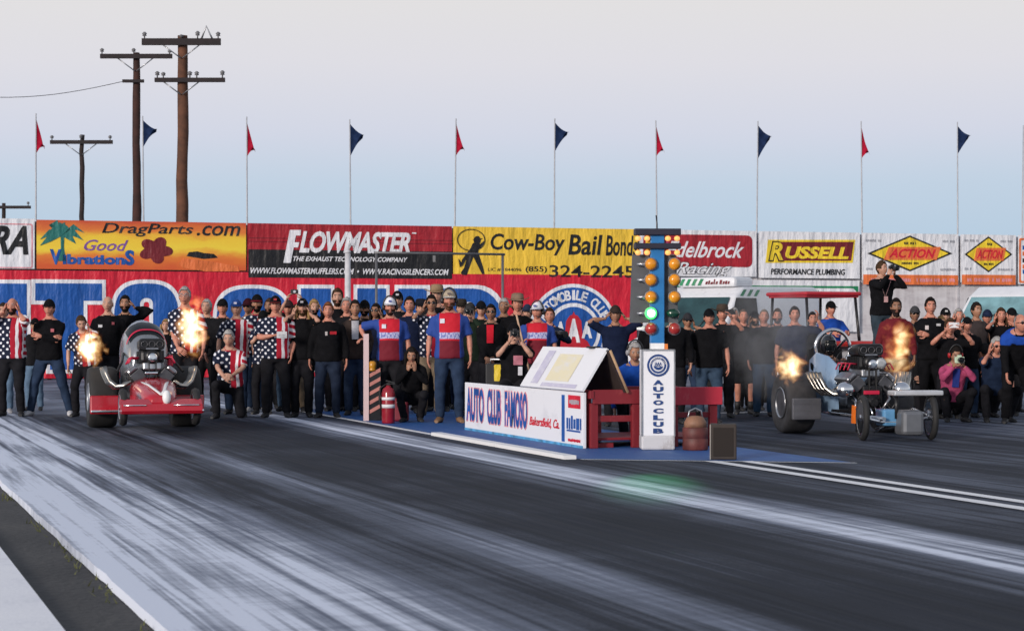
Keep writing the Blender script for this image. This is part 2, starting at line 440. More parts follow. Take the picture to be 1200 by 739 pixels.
# --- big red club banner with block letters
ban = Sign('club_banner', 'huge red banner with blue white-edged block letters and round club emblem', 'banner', -75, 746, .03, 2.80, VRED)
def letter(kind, x0, x1, z0, z1, gr, sl):
    """outline loops of a heavy block letter grown by gr; sl = slot half-width"""
    X0, X1, Z0, Z1 = x0-gr, x1+gr, z0-gr, z1+gr; w = x1-x0; h = z1-z0; xm = (x0+x1)/2; s = max(sl-gr, .015)
    def bev(r): return rrect(X0, Z0, X1, Z1, r)
    if kind == 'T':
        a, b_ = x0+w*.22, x1-w*.28; zb = z1-h*.20
        return [[(a-gr,Z0),(b_+gr,Z0),(b_+gr,zb-gr),(X1,zb-gr),(X1,Z1),(X0,Z1),(X0,zb-gr),(a-gr,zb-gr)]]
    if kind == 'L':
        a = x0+w*.62; zb = z0+h*.22
        return [[(X0,Z0),(X1,Z0),(X1,zb+gr),(a+gr,zb+gr),(a+gr,Z1),(X0,Z1)]]
    if kind == 'O':
        out = [(xm+(w/2+gr)*(abs(cos(t))**.72)*(1 if cos(t) > 0 else -1), (z0+z1)/2+(h/2+gr)*(abs(sin(t))**.62)*(1 if sin(t) > 0 else -1)) for t in [2*pi*i/56 for i in range(56)]]
        q = h*.17
        return [out, rrect(xm-s, z0+q+gr, xm+s, z1-q-gr, s*.9)]
    if kind == 'U':
        r = w*.36; q = h*.2
        p = [(X0,Z1)] + [(X0+r-r*cos(t), Z0+r-r*sin(t)) for t in [pi/2*i/6 for i in range(7)]] + [(X1-r+r*sin(t), Z0+r-r*cos(t)) for t in [pi/2*i/6 for i in range(7)]]
        return [p + [(X1,Z1), (xm+s,Z1), (xm+s, z0+q+gr), (xm-s, z0+q+gr), (xm-s, Z1)]]
    if kind == 'C':
        out = [(xm+(w/2+gr)*(abs(cos(t))**.72)*(1 if cos(t) > 0 else -1), (z0+z1)/2+(h/2+gr)*(abs(sin(t))**.62)*(1 if sin(t) > 0 else -1)) for t in [radians(20)+radians(320)*i/50 for i in range(51)]]
        q = h*.17
        return [out + [(xm+s, (z0+z1)/2-h*.17-gr), (xm+s, z0+q+gr), (xm-s, z0+q+gr), (xm-s, z1-q-gr), (xm+s, z1-q-gr), (xm+s, (z0+z1)/2+h*.17+gr)]]
    if kind == 'B':
        r = w*.42
        p = [(X0,Z0)] + [(X1-r+r*sin(t), Z0+r-r*cos(t)) for t in [pi/2*i/6 for i in range(7)]] + [(X1, (z0+z1)/2-.12), (X1-.14, (z0+z1)/2), (X1, (z0+z1)/2+.12)] + [(X1-r+r*cos(t), Z1-r+r*sin(t)) for t in [pi/2*i/6 for i in range(7)]] + [(X0,Z1)]
        q = h*.17
        return [p, rrect(xm-s, z0+q+gr, xm+s, (z0+z1)/2-h*.07-gr, s*.9), rrect(xm-s, (z0+z1)/2+h*.07+gr, xm+s, z1-q-gr, s*.9)]
l1, l2 = MB(), MB()
for kind, p0, p1 in (('U',-53,31), ('T',41,119), ('O',133,209), ('C',253,338), ('L',352,408), ('U',418,499), ('B',509,587)):
    zt = wz(332, (p0+p1)/2) if p0 < 250 else wz(338, (p0+p1)/2)
    zb_ = .26
    l1.shape(letter(kind, ban.x(p0), ban.x(p1), zb_, zt, .10, .17), -.003)
    l2.shape(letter(kind, ban.x(p0), ban.x(p1), zb_, zt, 0, .17), -.012)
l1.build('lettering_outline', VWHITE, ban.o); l2.build('lettering', VBLUE, ban.o)
# emblem
ex, ez = ban.pt(671, 388.5); S_ = F/wY(671); er = 56/S_
em = MB()
em.shape([circ(ex, ez, er)], -.003, 0); em.shape([circ(ex, ez, er*.925)], -.010, 1)
em.shape([circ(ex, ez, er*.60)], -.017, 0); em.shape([circ(ex, ez, er*.52)], -.024, 1)
em.shape([[(ex-.52,ez-.46),(ex+.52,ez-.46),(ex+.40,ez-.26),(ex+.27,ez-.18),(ex+.22,ez+.30),(ex+.12,ez+.44),(ex+.04,ez+.47),(ex,ez+.56),(ex-.04,ez+.47),(ex-.12,ez+.44),(ex-.22,ez+.30),(ex-.27,ez-.18),(ex-.40,ez-.26)]], -.031, 2)
em.text('A', (ex-.19, ez-.30, ex+.19, ez+.36), -.038, 0, bold=.06)
em.text('A', (ex+.23, ez-.18, ex+.54, ez+.28), -.038, 0, bold=.06)
em.text('A', (ex-.54, ez-.18, ex-.23, ez+.28), -.038, 0, bold=.06)
def arc_text(mb, txt, cx, cz, r, h, a_mid, step, y, mi, flip=1, bold=.03):
    n = len(txt)
    for i, ch in enumerate(txt):
        if ch == ' ': continue
        a = a_mid - flip*(i-(n-1)/2)*step
        w = h*(.30 if ch in 'IJ' else .82 if ch in 'MW' else .62)
        rot = a - pi/2 if flip > 0 else a + pi/2
        R = Matrix.Translation((cx+r*cos(a), 0, cz+r*sin(a))) @ Matrix.Rotation(-rot, 4, 'Y')
        mb.text(ch, (-w/2, -h/2, w/2, h/2), y, mi, M4=R, bold=bold)
arc_text(em, 'AUTOMOBILE CLUB', ex, ez, er*.765, er*.21, pi/2, .162, -.017, 0)
arc_text(em, 'OF SOUTHERN CALIFORNIA', ex, ez, er*.765, er*.17, -pi/2, .125, -.017, 0, -1)
em.build('emblem', [VWHITE, VBLUE, REDP], ban.o)

ZT = 4.09
# --- S0: white board, black slanted letters
s0 = Sign('sign_board', 'white signboard with thin pink border and slanted black capitals, at the left edge', 'sign', -75, 41, 2.82, 4.11, VWHITE)
s0.txt([('NHRA', (-66, 298, 33, 264), dict(shear=.35, bold=.035))], 'lettering', VBLACK)
mb = MB(); a0, b0, c0, d0 = s0.r(-70, 314, 38, 261.5); mb.shape([rrect(a0,b0,c0,d0,.05), rrect(a0+.03,b0+.03,c0-.03,d0-.03,.04)], -.003, 0, .002); mb.build('border', VPINK, s0.o)
# --- S1: sunset banner
def sunset():
    m, nt, b = new_mat('sunset_print')
    o, x, y, z = objxyz(nt)
    f = noise(nt, comb(nt, mth(nt, 'MULTIPLY', x, .6), y, mth(nt, 'MULTIPLY', z, 1.6)), 1.6, 5, .6)
    k = mth(nt, 'ADD', mth(nt, 'DIVIDE', mth(nt, 'SUBTRACT', z, 2.8), 1.3), mth(nt, 'MULTIPLY', mth(nt, 'SUBTRACT', f, .5), .45))
    nt.links.new(ramp(nt, k, [(.05, (.62,.10,.025)), (.28, (.72,.20,.03)), (.46, (.84,.62,.05)), (.64, (.83,.55,.04)), (.8, (.72,.20,.035)), (1.0, (.55,.075,.03))]), b.inputs['Base Color'])
    b.inputs['Roughness'].default_value = .5
    return m
s1 = Sign('sign_board', 'orange and yellow sunset sign with palm tree reading DragParts.com', 'sign', 42, 288.5, 2.82, ZT, sunset())
s1.txt([('DragParts', (119, 277.5, 226, 262), dict(shear=.25, bold=.012)), ('.com', (230, 276.5, 281, 264.5), dict(shear=.25, bold=.012))], 'lettering', VBLACK)
pm = MB(); cx, cz = s1.pt(72, 275)
for k in range(9):
    a = radians(-35 + 31*k); L = .42 + .1*((k*7) % 3)
    tip = (cx+L*cos(a)*1.05, cz+.55*L*sin(a)-.12*abs(cos(a))); nrm = (-sin(a)*.08, cos(a)*.08)
    mid = (cx+.6*L*cos(a), cz+.5*L*sin(a)+.06)
    pm.shape([[(cx-nrm[0]*.3, cz-nrm[1]*.3), (mid[0]-nrm[0], mid[1]-nrm[1]), tip, (mid[0]+nrm[0], mid[1]+nrm[1]), (cx+nrm[0]*.3, cz+nrm[1]*.3)]], -.003-.0012*k, 0, .002)
pm.shape([[s1.pt(68,306), s1.pt(77,306), s1.pt(74.5,290), s1.pt(75,275), s1.pt(70.5,275), s1.pt(71,290)]], -.003, 0)
pm.build('palm_print', VTEAL, s1.o)
s1.txt([('Good', (98, 294, 150, 281), dict(shear=.4, bold=.012))], 'script_lettering', VPURP)
s1.txt([('V', (58, 310, 72, 292), dict(bold=.05)), ('ibration', (73, 310, 146, 298), dict(bold=.045)), ('S', (146, 311, 157, 293), dict(bold=.05))], 'blue_lettering', VBLUE)
fx, fz = s1.pt(182, 293); pts = [(fx+.43*(.62+.38*abs(cos(2.5*t+.3)))*cos(t)*1.05, fz+.36*(.62+.38*abs(cos(2.5*t+.3)))*sin(t)) for t in [2*pi*i/40 for i in range(40)]]
s1.shp([pts], 'flower_print', VMAR, world=True)
s1.shp([[(218,300),(221,295.5),(231,294.5),(238,296.5),(250,297.5),(255,302),(238,303.5)]], 'car_print', VBLACK)
s1.shp([[(208,309),(214,303),(240,305),(278,312),(280,318),(240,318),(214,314)]], 'car_shade_print', VORNG, y=-.0035)
# --- S2
s2 = Sign('sign_board', 'red over black sign with large slanted white capitals reading Flowmaster', 'sign', 289, 529.5, 2.80, ZT, VDRED)
s2.rect((290.5, 326, 529, 293.5), 'black_band', VBLACK)
mb = MB(); mb.shape([[s2.pt(334,308), s2.pt(331.5,308), s2.pt(339,269.5), s2.pt(352,269.5), s2.pt(351.5,276), s2.pt(346,276), s2.pt(344.5,284), s2.pt(350,284), s2.pt(348.5,290), s2.pt(343.5,290), s2.pt(340,308)]], -.009)
mb.text('LOWMASTER', s2.r(350, 297, 480, 271.5), -.009, shear=.30, bold=.035, space=.92)
mb.text('THE EXHAUST TECHNOLOGY COMPANY', s2.r(343, 306.5, 477, 301), -.009, shear=.3, bold=.02)
mb.text('WWW.FLOWMASTERMUFFLERS.COM  •  WWW.RACINGSILENCERS.COM', s2.r(293, 321.5, 525, 314.5), -.009, shear=.3, bold=.02)
mb.shape([rrect(*s2.r(482, 274, 487, 272.5), .01)], -.009)
mb.build('lettering', VWHITE, s2.o)
for k, yy in enumerate((280, 284)):
    s2.rect((291, yy+.8, 529, yy), 'red_pinstripe', VMAR)
# --- S3
s3 = Sign('sign_board', 'yellow bail bonds sign with black cowboy silhouette and phone number', 'sign', 530, 747, 2.78, ZT, VYEL)
s3.txt([('Cow-Boy', (574, 299, 661, 274), dict(shear=.15, bold=.018)), ('Bail', (665, 299, 705, 275), dict(shear=.15, bold=.018)), ('Bonds', (709, 300, 746.4, 276), dict(shear=.15, bold=.018)),
        ('LIC # 1844096', (571, 318, 610, 314), dict()), ('(855)', (615, 320, 640, 312), dict(bold=.015)), ('324-2245', (643, 325, 742, 311), dict(bold=.012))], 'lettering', VBLACK)
mb = MB()
def cb(*q): return [s3.pt(*p) for p in q]
mb.shape([cb((541,322),(546,322.5),(552,306),(554,301),(558,309),(564,321),(567,321),(565.5,314),(561,300),(559.5,296),(551,295),(546,304),(543,314),(539,319.5))], -.003)
mb.shape([cb((546,297),(551,290),(553,285),(557,284),(562,286),(566,282.5),(567,285),(563,291),(560,292),(559.5,296),(551,296),(548,301),(544,306),(541,309),(540,305),(543,301))], -.0075)
mb.shape([circ(*s3.pt(558.2,281.6), .10, .11, 16)], -.012); mb.shape([cb((552.5,280.6),(555.5,280),(556.5,276.8),(560,276.6),(561,279.4),(564.5,279.3),(561,281.2),(555,281.6))], -.0165)
lx, lz = s3.pt(551, 282.5); mb.shape([circ(lx+.0, lz+.03, .40, .30, 40), circ(lx, lz+.03, .378, .278, 40)], -.021)
mb.shape([cb((536,303),(539,307),(544,306),(541,311),(538,313),(537,308))], -.021)
mb.build('cowboy_print', VBLACK, s3.o)
# --- S4
s4 = Sign('sign_board', 'white sign with rounded crimson plate and slanted white script reading Edelbrock Racing', 'sign', 748.5, 886, 2.77, ZT, VWHITE)
mb = MB(); a0, b0, c0, d0 = s4.r(753, 312.5, 880.5, 275); mb.shape([rrect(a0,b0,c0,d0,.16)], -.003); mb.build('crimson_plate', VDRED, s4.o)
s4.txt([('Edelbrock', (779, 302, 871, 283), dict(shear=.45, bold=.015))], 'script_lettering', VWHITE, -.010)
s4.txt([('Racing', (789, 326, 857, 307), dict(shear=.5, bold=.03))], 'script_edge', VBLACK, -.010)
s4.txt([('Racing', (789.6, 325.4, 856.4, 307.6), dict(shear=.5, bold=.004))], 'script_fill', VWHITE, -.016)
# --- S5
s5 = Sign('sign_board', 'white sign with black and yellow slanted nameplate reading Russell', 'sign', 888, 1007, 2.74, ZT, VWHITE)
s5.shp([[(896,308),(998,308),(1001,281),(899,281)]], 'yellow_plate', VYEL2)
s5.shp([[(911,305.5),(996,305.5),(999,283.5),(913,283.5)]], 'black_plate', VMAR, y=-.010)
s5.txt([('USSELL', (919, 303.5, 993, 289), dict(shear=.22, bold=.045))], 'lettering', VYEL2, -.017)
s5.txt([('R', (899, 306.5, 918, 282.5), dict(shear=.22, bold=.06)), ('PERFORMANCE PLUMBING', (902, 322, 989, 315), dict(bold=.02, shear=.15))], 'black_lettering', VBLACK, -.010)
s5.txt([('R', (900.5, 305, 916.5, 284), dict(shear=.22, bold=.02))], 'capital_inlay', VYEL2, -.016)
# --- S6, S7, S8 diamond signs
def diamond(sg, cx, cy, hw, hh, b0, b1):
    sg.shp([[(cx-hw,cy),(cx,cy+hh),(cx+hw,cy),(cx,cy-hh)]], 'diamond_edge', VBLACK)
    sg.shp([[(cx-hw*.9,cy),(cx,cy+hh*.9),(cx+hw*.9,cy),(cx,cy-hh*.9)]], 'diamond', VYEL2, y=-.010)
    sg.shp([[(cx-hw*.62,cy+hh*.36),(cx+hw*.62,cy+hh*.36),(cx+hw*.72,cy-hh*.36),(cx-hw*.50,cy-hh*.36)]], 'name_band', VORNG, y=-.017)
    sg.txt([('ACTION', (cx-hw*.5, cy+hh*.25, cx+hw*.6, cy-hh*.25), dict(shear=.35, bold=.03))], 'lettering', VRED, -.024)
    sg.marks([(cx-hw*.14, cy-hh*.48, cx+hw*.14, cy-hh*.64), (cx-hw*.2, cy+hh*.62, cx+hw*.2, cy+hh*.48)], 'small_print', VBLACK, -.017)
    sg.rect((b0, 333.5, b1, 322), 'orange_strip', VORNG)
    sg.marks([(b0+6, 330.3, b0+(b1-b0)*.5, 325.8), (b0+(b1-b0)*.56, 330.5, b1-4, 326)], 'strip_print', VPINK, -.009)
    for (x, y, w) in ((b0+3, 282, 18), (b1-18, 283, 14), (b0+3, 315, 8), (b1-21, 316, 18)):
        sg.marks([(x, y+1.5, x+w, y-1.5)], 'corner_print', VGREY, -.003)
s6 = Sign('sign_board', 'white sign with wide yellow diamond and orange strip, behind the standing cameraman', 'sign', 1009, 1122.5, 2.70, ZT, VWHITE)
diamond(s6, 1065, 297, 50, 21, 1010.5, 1121.5)
s7 = Sign('sign_board', 'white sign with compact yellow diamond and orange strip, above the right white van', 'sign', 1124.5, 1190, 2.66, ZT, VWHITE)
diamond(s7, 1157, 298, 28, 21, 1126, 1189)
s8 = Sign('sign_board', 'white sign with stacked red and blue bars in orange frame, at the right edge', 'sign', 1192, 1320, 2.62, ZT, VWHITE)
for k, (yy, mt) in enumerate(((290, VBLUE), (297, VORNG), (305, VBLACK), (312, VORNG), (318, VBLUE))):
    s8.rect((1197, yy+3.2, 1300, yy-1.6), 'colour_bar', mt)
mb = MB(); a0, b0, c0, d0 = s8.r(1193, 332, 1318, 280); mb.shape([rrect(a0,b0,c0,d0,.05), rrect(a0+.06,b0+.06,c0-.06,d0-.06,.04)], -.003, 0, .002); mb.build('border', VORNG, s8.o)
# lower white banner with green edge
s9 = Sign('low_banner', 'white banner with green top edge hung below the crimson and black nameplates', 'banner', 749, 1006.5, 1.2, 2.70, VWHITE)
s9.rect((752, 337.0, 1004.5, 334.4), 'green_edge', VGREEN)
s9.shp([[(998,337.2),(1004.5,337.2),(1004.5,345),(1002,341)]], 'green_corner', VGREEN)
s9.marks([(928, 342.5, 958, 339.5)], 'small_print', VTEAL, -.003)
for xx, mt in ((867, VDRED), (885, VYEL), (910, VPURP)): s9.marks([(xx-6, 357, xx+6, 350)], 'colour_print', mt, -.003)

# ---------------------------------------------------------------- pennants
def pennant(px, ytop, ybot, col, nm, group, dirx):
    Y = wY(px)+.6; z1 = zat(ytop-3, Y); ob = thing('pennant_pole', nm, 'flag', (xat(px, Y), Y, -.06), 0, group)
    lean = random.uniform(-.06, .06)
    ybot += 5
    mb = MB(); mb.tube([(0,0,0), (lean*.3,0,z1*.5), (lean,0,z1+.06)], [.03,.025,.016], 6); mb.build('pole', M('pale_pole', (.42,.43,.46), .5), ob)
    if col is None: return
    mb = MB(); za, zb = z1, z1 - (ybot-ytop)/F*Y; N = 12
    # triangular pennant folding round its pole in light air
    L = .40 if dirx == 'b' else .24; DR = .30 if dirx == 'b' else .75
    rows = []
    for i in range(N+1):
        t = i/N; row = []
        hgt = (za-zb)
        for j in range(7):
            q = j/6
            x = lean + L*t*(1-.15*q); zz = za - hgt*(.05 + q*(1-.80*t)*.85 + DR*t*(1-.3*q)) - .05*sin(3*t+q*3)
            y = .10*sin(5*t+2.4*q)*t
            row.append((x, y, zz))
        rows.append(row)
    vs = [p for r in rows for p in r] + [(p[0], p[1]+.012, p[2]) for r in rows for p in r]; n = len(vs)//2; fs = []
    for i in range(N):
        for j in range(6):
            q = (i*7+j, (i+1)*7+j, (i+1)*7+j+1, i*7+j+1); fs += [q, tuple(k+n for k in q[::-1])]
    mb.add(vs, fs, 0, True); mb.build('pennant', cloth(col), ob)
RF, NF = (.34,.008,.03), (.010,.022,.065)
pen = [(42,136,180,'r','red pennant on the first pole at the left, above the slanted capitals sign'),
       (169,139,172,'b','navy pennant beside the utility poles'),
       (290,140,184,'r','red pennant above the sunset and Flowmaster sign joint'),
       (411.5,143,184,'b','navy pennant above the middle of the Flowmaster sign'),
       (532,142,182,'r','red pennant above the cowboy silhouette end of the yellow sign'),
       (649,142,177,'b','navy pennant above the middle of the yellow bail bonds sign'),
       (770.5,144,184,'r','red pennant directly above the start light tree'),
       (886,145,186,'b','navy pennant above the crimson and Russell sign joint'),
       (1011,145,187,'r','red pennant above the left end of the wide diamond sign'),
       (1122.5,146,181,'b','navy pennant above the joint of the two diamond signs'),
       (1197,150,190,'x','bare thin flag pole at the right edge above the striped sign')]
for px, a, b_, k, nm in pen:
    pennant(px, a, b_, RF if k == 'r' else NF if k == 'b' else None, nm, 'pennant poles along the sign wall', k)

# ---------------------------------------------------------------- utility poles
WOODP = M('pole_wood', (.11,.045,.024), .85, var=.4, vs=3, bs=.5); WOODD = M('pole_wood_dark', (.030,.018,.017), .85, var=.4, vs=3, bs=.5)
WOODA = M('crossarm_wood', (.022,.016,.018), .85, var=.3); INS = M('insulator', (.16,.16,.17), .4)
def upole(px, ytop, Y, r, mat, label, arms):
    zt = zat(ytop, Y); X = xat(px, Y); ob = thing('utility_pole', label, 'utility pole', (X, Y, -.06), 0, 'utility poles behind the sign wall')
    mb = MB(); ks = 14
    mb.tube([(random.uniform(-.03,.03), 0, (zt+.06)*i/ks) for i in range(ks+1)], [r*(1.15-.4*i/ks)*random.uniform(.93,1.07) for i in range(ks+1)], 10); mb.build('pole', mat, ob)
    for (yy, x0, x1, th, posts, brace) in arms:
        z = zat(yy, Y)+.06; a, b_ = xat(x0, Y)-X, xat(x1, Y)-X
        mb = MB(); mb.box(((a+b_)/2, -r-.06, z), (b_-a, .11, th)); arm = mb.build('crossarm', WOODA, ob)
        for ppx, ph in posts:
            mb = MB(); xx = xat(ppx, Y)-X; h = ph/F*Y
            mb.lathe([(.02,0),(.02,h*.4),(.07,h*.45),(.05,h*.65),(.08,h*.75),(.03,h)], (xx, -r-.06, z+th/2-.01), 'Z', 8); mb.build('insulator', INS, arm)
        if brace:
            mb = MB(); k = (b_-a)*.27
            for sx in (-1, 1): mb.tube([(sx*k*.95, -r-.07, z-.05), (sx*.03, -r-.02, z-k*.75)], .02, 5)
            mb.build('brace', STEEL, ob)
    return ob
P1 = upole(214, 42, 63, .19, WOODP, 'tallest brown utility pole with two crossarms and many insulators', [(50.5,168,260,.20,[(171,8),(214,5),(233,9),(257,8)],True), (95,183,265,.13,[(186,8),(193,7),(224,8),(232,8),(262,9)],True)])
upole(160, 62, 70, .155, M('pole_wood_maroon', (.045,.016,.012), .85, var=.4, vs=3, bs=.5), 'middle dark brown utility pole left of the tallest one', [(67,119,203,.15,[(121,7),(158,7),(200,5)],True), (96,145,170,.10,[],False)])
upole(96, 158, 80, .11, WOODD, 'shorter dark utility pole with a single crossarm', [(167,60,133,.14,[(62,6),(96,7),(130,6)],True)])
upole(4, 238, 100, .12, WOODD, 'smallest utility pole peeking over the sign wall at the left edge', [(243,-22,37,.14,[(34,5)],False)])
wr = MB(); A = V((xat(145,70), 69.8, zat(96.5,70))); B = V((xat(-60,66), 66, zat(112,66)))
wr.tube([A.lerp(B, i/12) - V((0,0,.25*sin(pi*i/12))) for i in range(13)], .012, 5)
A2 = V((xat(186,63), 62.7, zat(88,63)))
tag(wr.build('power_line', M('wire', (.12,.12,.13), .6)), 'thin power line running off to the left from the middle utility pole', 'wire')
br = MB(); q0 = P1.location
br.tube([V((xat(x,63), 62.8, zat(y,63)))-q0 for x, y in ((236,50),(243,32),(251,49))], .035, 5)
br.build('bracket', STEEL, P1)

# pipe gantry and white post in front of the wall
Yg = 38.0
gt = thing('pipe_gantry', 'thin grey pipe frame standing over the crowd in front of the Flowmaster sign', 'frame', (xat(441,Yg), Yg, 0))
PIPE = M('grey_pipe', (.16,.16,.17), .5, .5)
mb = MB(); mb.tube([(0,0,0),(0,0,zat(297,Yg))], .024, 8); mb.build('post', PIPE, gt)
x2 = xat(589,Yg+1.2)-xat(441,Yg)
mb = MB(); mb.tube([(x2,1.2,0),(x2,1.2,zat(299,Yg+1.2))], .024, 8); mb.build('post', PIPE, gt)
mb = MB(); mb.tube([(-.04,0,zat(296,Yg)),(x2+.04,1.2,zat(298,Yg+1.2))], .021, 8); mb.box((.9*x2*.5, .55, zat(303,Yg+.5)), (.05,.05,.12)); mb.build('top_rail', PIPE, gt)
Yp = 44.0
mb = MB(); mb.tube([(0,0,0),(0,0,zat(296,Yp))], [.075,.06], 10); mb.tube([(0,0,zat(296,Yp)),(0,0,zat(293,Yp))], [.075,.05], 10)
o = mb.build('white_post', M('pale_post', (.55,.55,.58), .5)); o.location = (xat(407.5,Yp), Yp, 0)
tag(o, 'thick pale post rising in front of the Flowmaster sign', 'post')
# ---------------------------------------------------------------- the timing island (track frame: x across, y along)
def isl(name, label, cat, c=0, s=0, group=None): return thing(name, label, cat, tc(c, s), TH, group)
WOODR = scuffed('red_stained_timber', (.20,.010,.018), (.32,.05,.05), .55, 5)
PINKR = scuffed('bright_red_timber', (.50,.025,.05), (.55,.12,.13), .55, 4)
BOARDW = scuffed('scuffed_white_board', (.76,.77,.81), (.52,.52,.57), .58, 2.5)
# barrier with sponsor lettering: face runs along the track, looks toward -x
bo = isl('sponsor_barrier', 'long low white barrier board with blue and red club lettering', 'barrier', 7.93, 21.6)
L = 4.5
mb = MB(); mb.bbox((.02, L/2, .315), (.04, L, .62), .006); mb.build('panel', BOARDW, bo)
mb = MB()
for yy in (.15, 1.5, 3.0, 4.35): mb.box((.09, yy, .30), (.09, .09, .58)); mb.box((.22, yy, .03), (.36, .09, .05))
mb.build('backing_post', WOODR, bo)
# lettering placed in a local frame whose x runs from the far end toward the near end
R4 = Matrix(((0,1,0,0),(-1,0,0,L),(0,0,1,0),(0,0,0,1)))
def bl(mb, t, r, bold=.03, mi=0, y=-.003, **k): mb.text(t, r, y, mi, bold=bold, M4=R4, **k)
def blr(mb, x0, z0, x1, z1, y=-.002):
    q = MB(); q.shape([[(x0,z0),(x1,z0),(x1,z1),(x0,z1)]], y, 0, .0015); mb.add([R4 @ p for p in q.v], q.f)
def scr(mb, x0, z0, x1, z1):
    x = x0; rnd = random.Random(int(x0*100)); h = z1-z0
    while x < x1:
        w = h*rnd.uniform(.25,.6); blr(mb, x, z0+rnd.uniform(0,.2)*h, min(x+w,x1), z1-rnd.uniform(0,.25)*h, -.004); x += w+h*.16
b1, b2, b3 = MB(), MB(), MB()
for t, x0, x1 in (('AUTO', .10, .85), ('CLUB', 1.0, 1.55), ('FAMOSO', 1.72, 2.58)):
    bl(b1, t, (x0-.02, .115, x1+.02, .575), .075); bl(b2, t, (x0, .13, x1, .56), .03, y=-.006)
b6 = MB(); blr(b6, 0, .001, 4.5, .035); b6.build('blue_foot_strip', M('sky_blue_strip', (.10,.36,.62), .5, var=.4), bo)  # thin mottled sky-blue band along the bottom of the panel
b1.build('lettering_edge', VPINK, bo); b2.build('lettering', VBLUE, bo)
bl(b3, 'Bakersfield, Ca.', (2.66, .17, 3.72, .29), .01, shear=.3); blr(b3, 4.02, .44, 4.42, .585); scr(b3, 4.02, .06, 4.42, .10); b3.build('red_print', VRED, bo)
b4 = MB(); blr(b4, 3.80, .05, 3.90, .58); scr(b4, 3.97, .19, 4.45, .36); blr(b4, 3.97, .175, 4.42, .195); b4.build('blue_print', VBLUE, bo)
b5 = MB()
scr(b5, 4.06, .48, 4.38, .54); b5.build('pale_print', VGREY, bo)
# A-frame roof
af = isl('a_frame_cover', 'white A frame board cover standing over the barrier, faded yellow print on its slope', 'cover', 0, 0)
def slope(c0, z0, c1, z1, s0, s1, th):
    d = V((c1-c0, 0, z1-z0)).normalized(); n = V((-d.z, 0, d.x))*th
    mb = MB(); a = [(c0,z0),(c1,z1),(c1-n.x,z1-n.z),(c0-n.x,z0-n.z)]; mb.prism(a, s0, s1, 'Y'); return mb
slope(7.90,.645, 8.195,1.115, 21.55,23.72,.025).build('left_slope', BOARDW, af)
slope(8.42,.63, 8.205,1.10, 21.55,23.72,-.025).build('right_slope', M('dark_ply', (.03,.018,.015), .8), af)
for q in (21.53, 23.7):
    mb = MB(); mb.tube([(8.435, q, .62), (8.225, q, 1.09)], .016, 6); mb.build('edge_batten', M('tan_timber', (.42,.27,.15), .7), af)
mb = MB(); mb.box((8.2, 22.0, 1.122), (.10,.18,.02)); mb.build('hinge_plate', BLACKP, af)
# faded yellow print lies on the slope
d = V((.295,0,.47)).normalized(); nn = V((-d.z,0,d.x))
o0 = V((7.90,0,.645))
def sp(u, s): return o0 + d*u + V((0,s,0)) + nn*.004
mb = MB()
for (u0,u1,s0,s1) in ((.10,.46,22.15,22.95),):
    mb.add([sp(u0,s1), sp(u0,s0), sp(u1,s0), sp(u1,s1)], [(0,1,2,3)])
mb.build('yellow_print', scuffed('faded_yellow_print', (.74,.68,.48), (.70,.70,.72), .5, 6), af)
mb = MB()
for (u0,u1,s0,s1) in ((.05,.50,23.15,23.40),(.02,.07,21.8,23.0)):
    mb.add([sp(u0,s1), sp(u0,s0), sp(u1,s0), sp(u1,s1)], [(0,1,2,3)])
mb.build('violet_print', scuffed('faded_violet_print', (.52,.50,.64), (.70,.70,.75), .5, 6), af)
# red timber stand across the island
rs = isl('timber_stand', 'red timber trestle stand behind the club pylon', 'stand', 0, 0)
def tim(nm, mats, *bs):
    mb = MB()
    for c, d in bs: mb.bbox(c, d, .006)
    mb.build(nm, mats, rs)
tim('apron_board', PINKR, ((9.13, 21.56, .575), (.92,.035,.20)))
tim('rear_board', WOODR, ((8.35, 21.58, .575), (.62,.035,.16)))
tim('rear_rail', WOODR, ((8.78, 22.9, .60), (1.62,.05,.10)))
for q in (8.02, 9.56): tim('side_rail', WOODR, ((q, 22.2, .60), (.05,1.3,.09)))
for cc in (8.06, 8.56, 9.02, 9.50):
    tim('leg', WOODR, ((cc, 21.62, .255), (.09,.07,.50))); tim('leg', WOODR, ((cc, 22.84, .285), (.09,.07,.55)))
for q in (((8.31, 21.64, .33), (.56,.04,.07)), ((8.31, 22.82, .22), (.56,.04,.07)), ((9.26, 21.64, .36), (.50,.04,.06))): tim('cross_rail', WOODR, q)
tim('shelf', WOODR, ((8.78, 22.25, .10), (1.5, 1.1, .03)))
# pylon
pc, ps = 8.67, 21.25
py = isl('club_pylon', 'upright white pylon with dark blue club letters stacked down its face', 'pylon', pc, ps)
PYW = scuffed('pylon_white', (.78,.79,.82), (.62,.62,.66), .62, 3)
Rp = Matrix.Rotation(-TH+.02, 4, 'Z')
def pyl(mb, name, mat):
    mb.v = [Rp @ p for p in mb.v]; return mb.build(name, mat, py)
mb = MB(); mb.bbox((0,0,.63), (.36,.30,.94), .008); pyl(mb, 'cabinet', PYW)
mb = MB()
for sx in (-1, 1): mb.box((sx*.178, -.152, .63), (.016,.02,.95))
mb.box((0,-.152,1.098), (.37,.02,.016)); pyl(mb, 'edge_strip', STEEL)
mb = MB(); mb.bbox((0,0,.085), (.37,.32,.16), .02); pyl(mb, 'base_block', scuffed('base_concrete', (.55,.55,.57), (.30,.27,.26), .5, 4))
mb = MB()
for i, ch in enumerate('AUTO'): mb.text(ch, (-.056, .715-.073*i, .056, .770-.073*i), -.155, 0, bold=.06)
for i, ch in enumerate('CLUB'): mb.text(ch, (-.056, .405-.073*i, .056, .460-.073*i), -.155, 0, bold=.06)
pyl(mb, 'lettering', NAVYP)
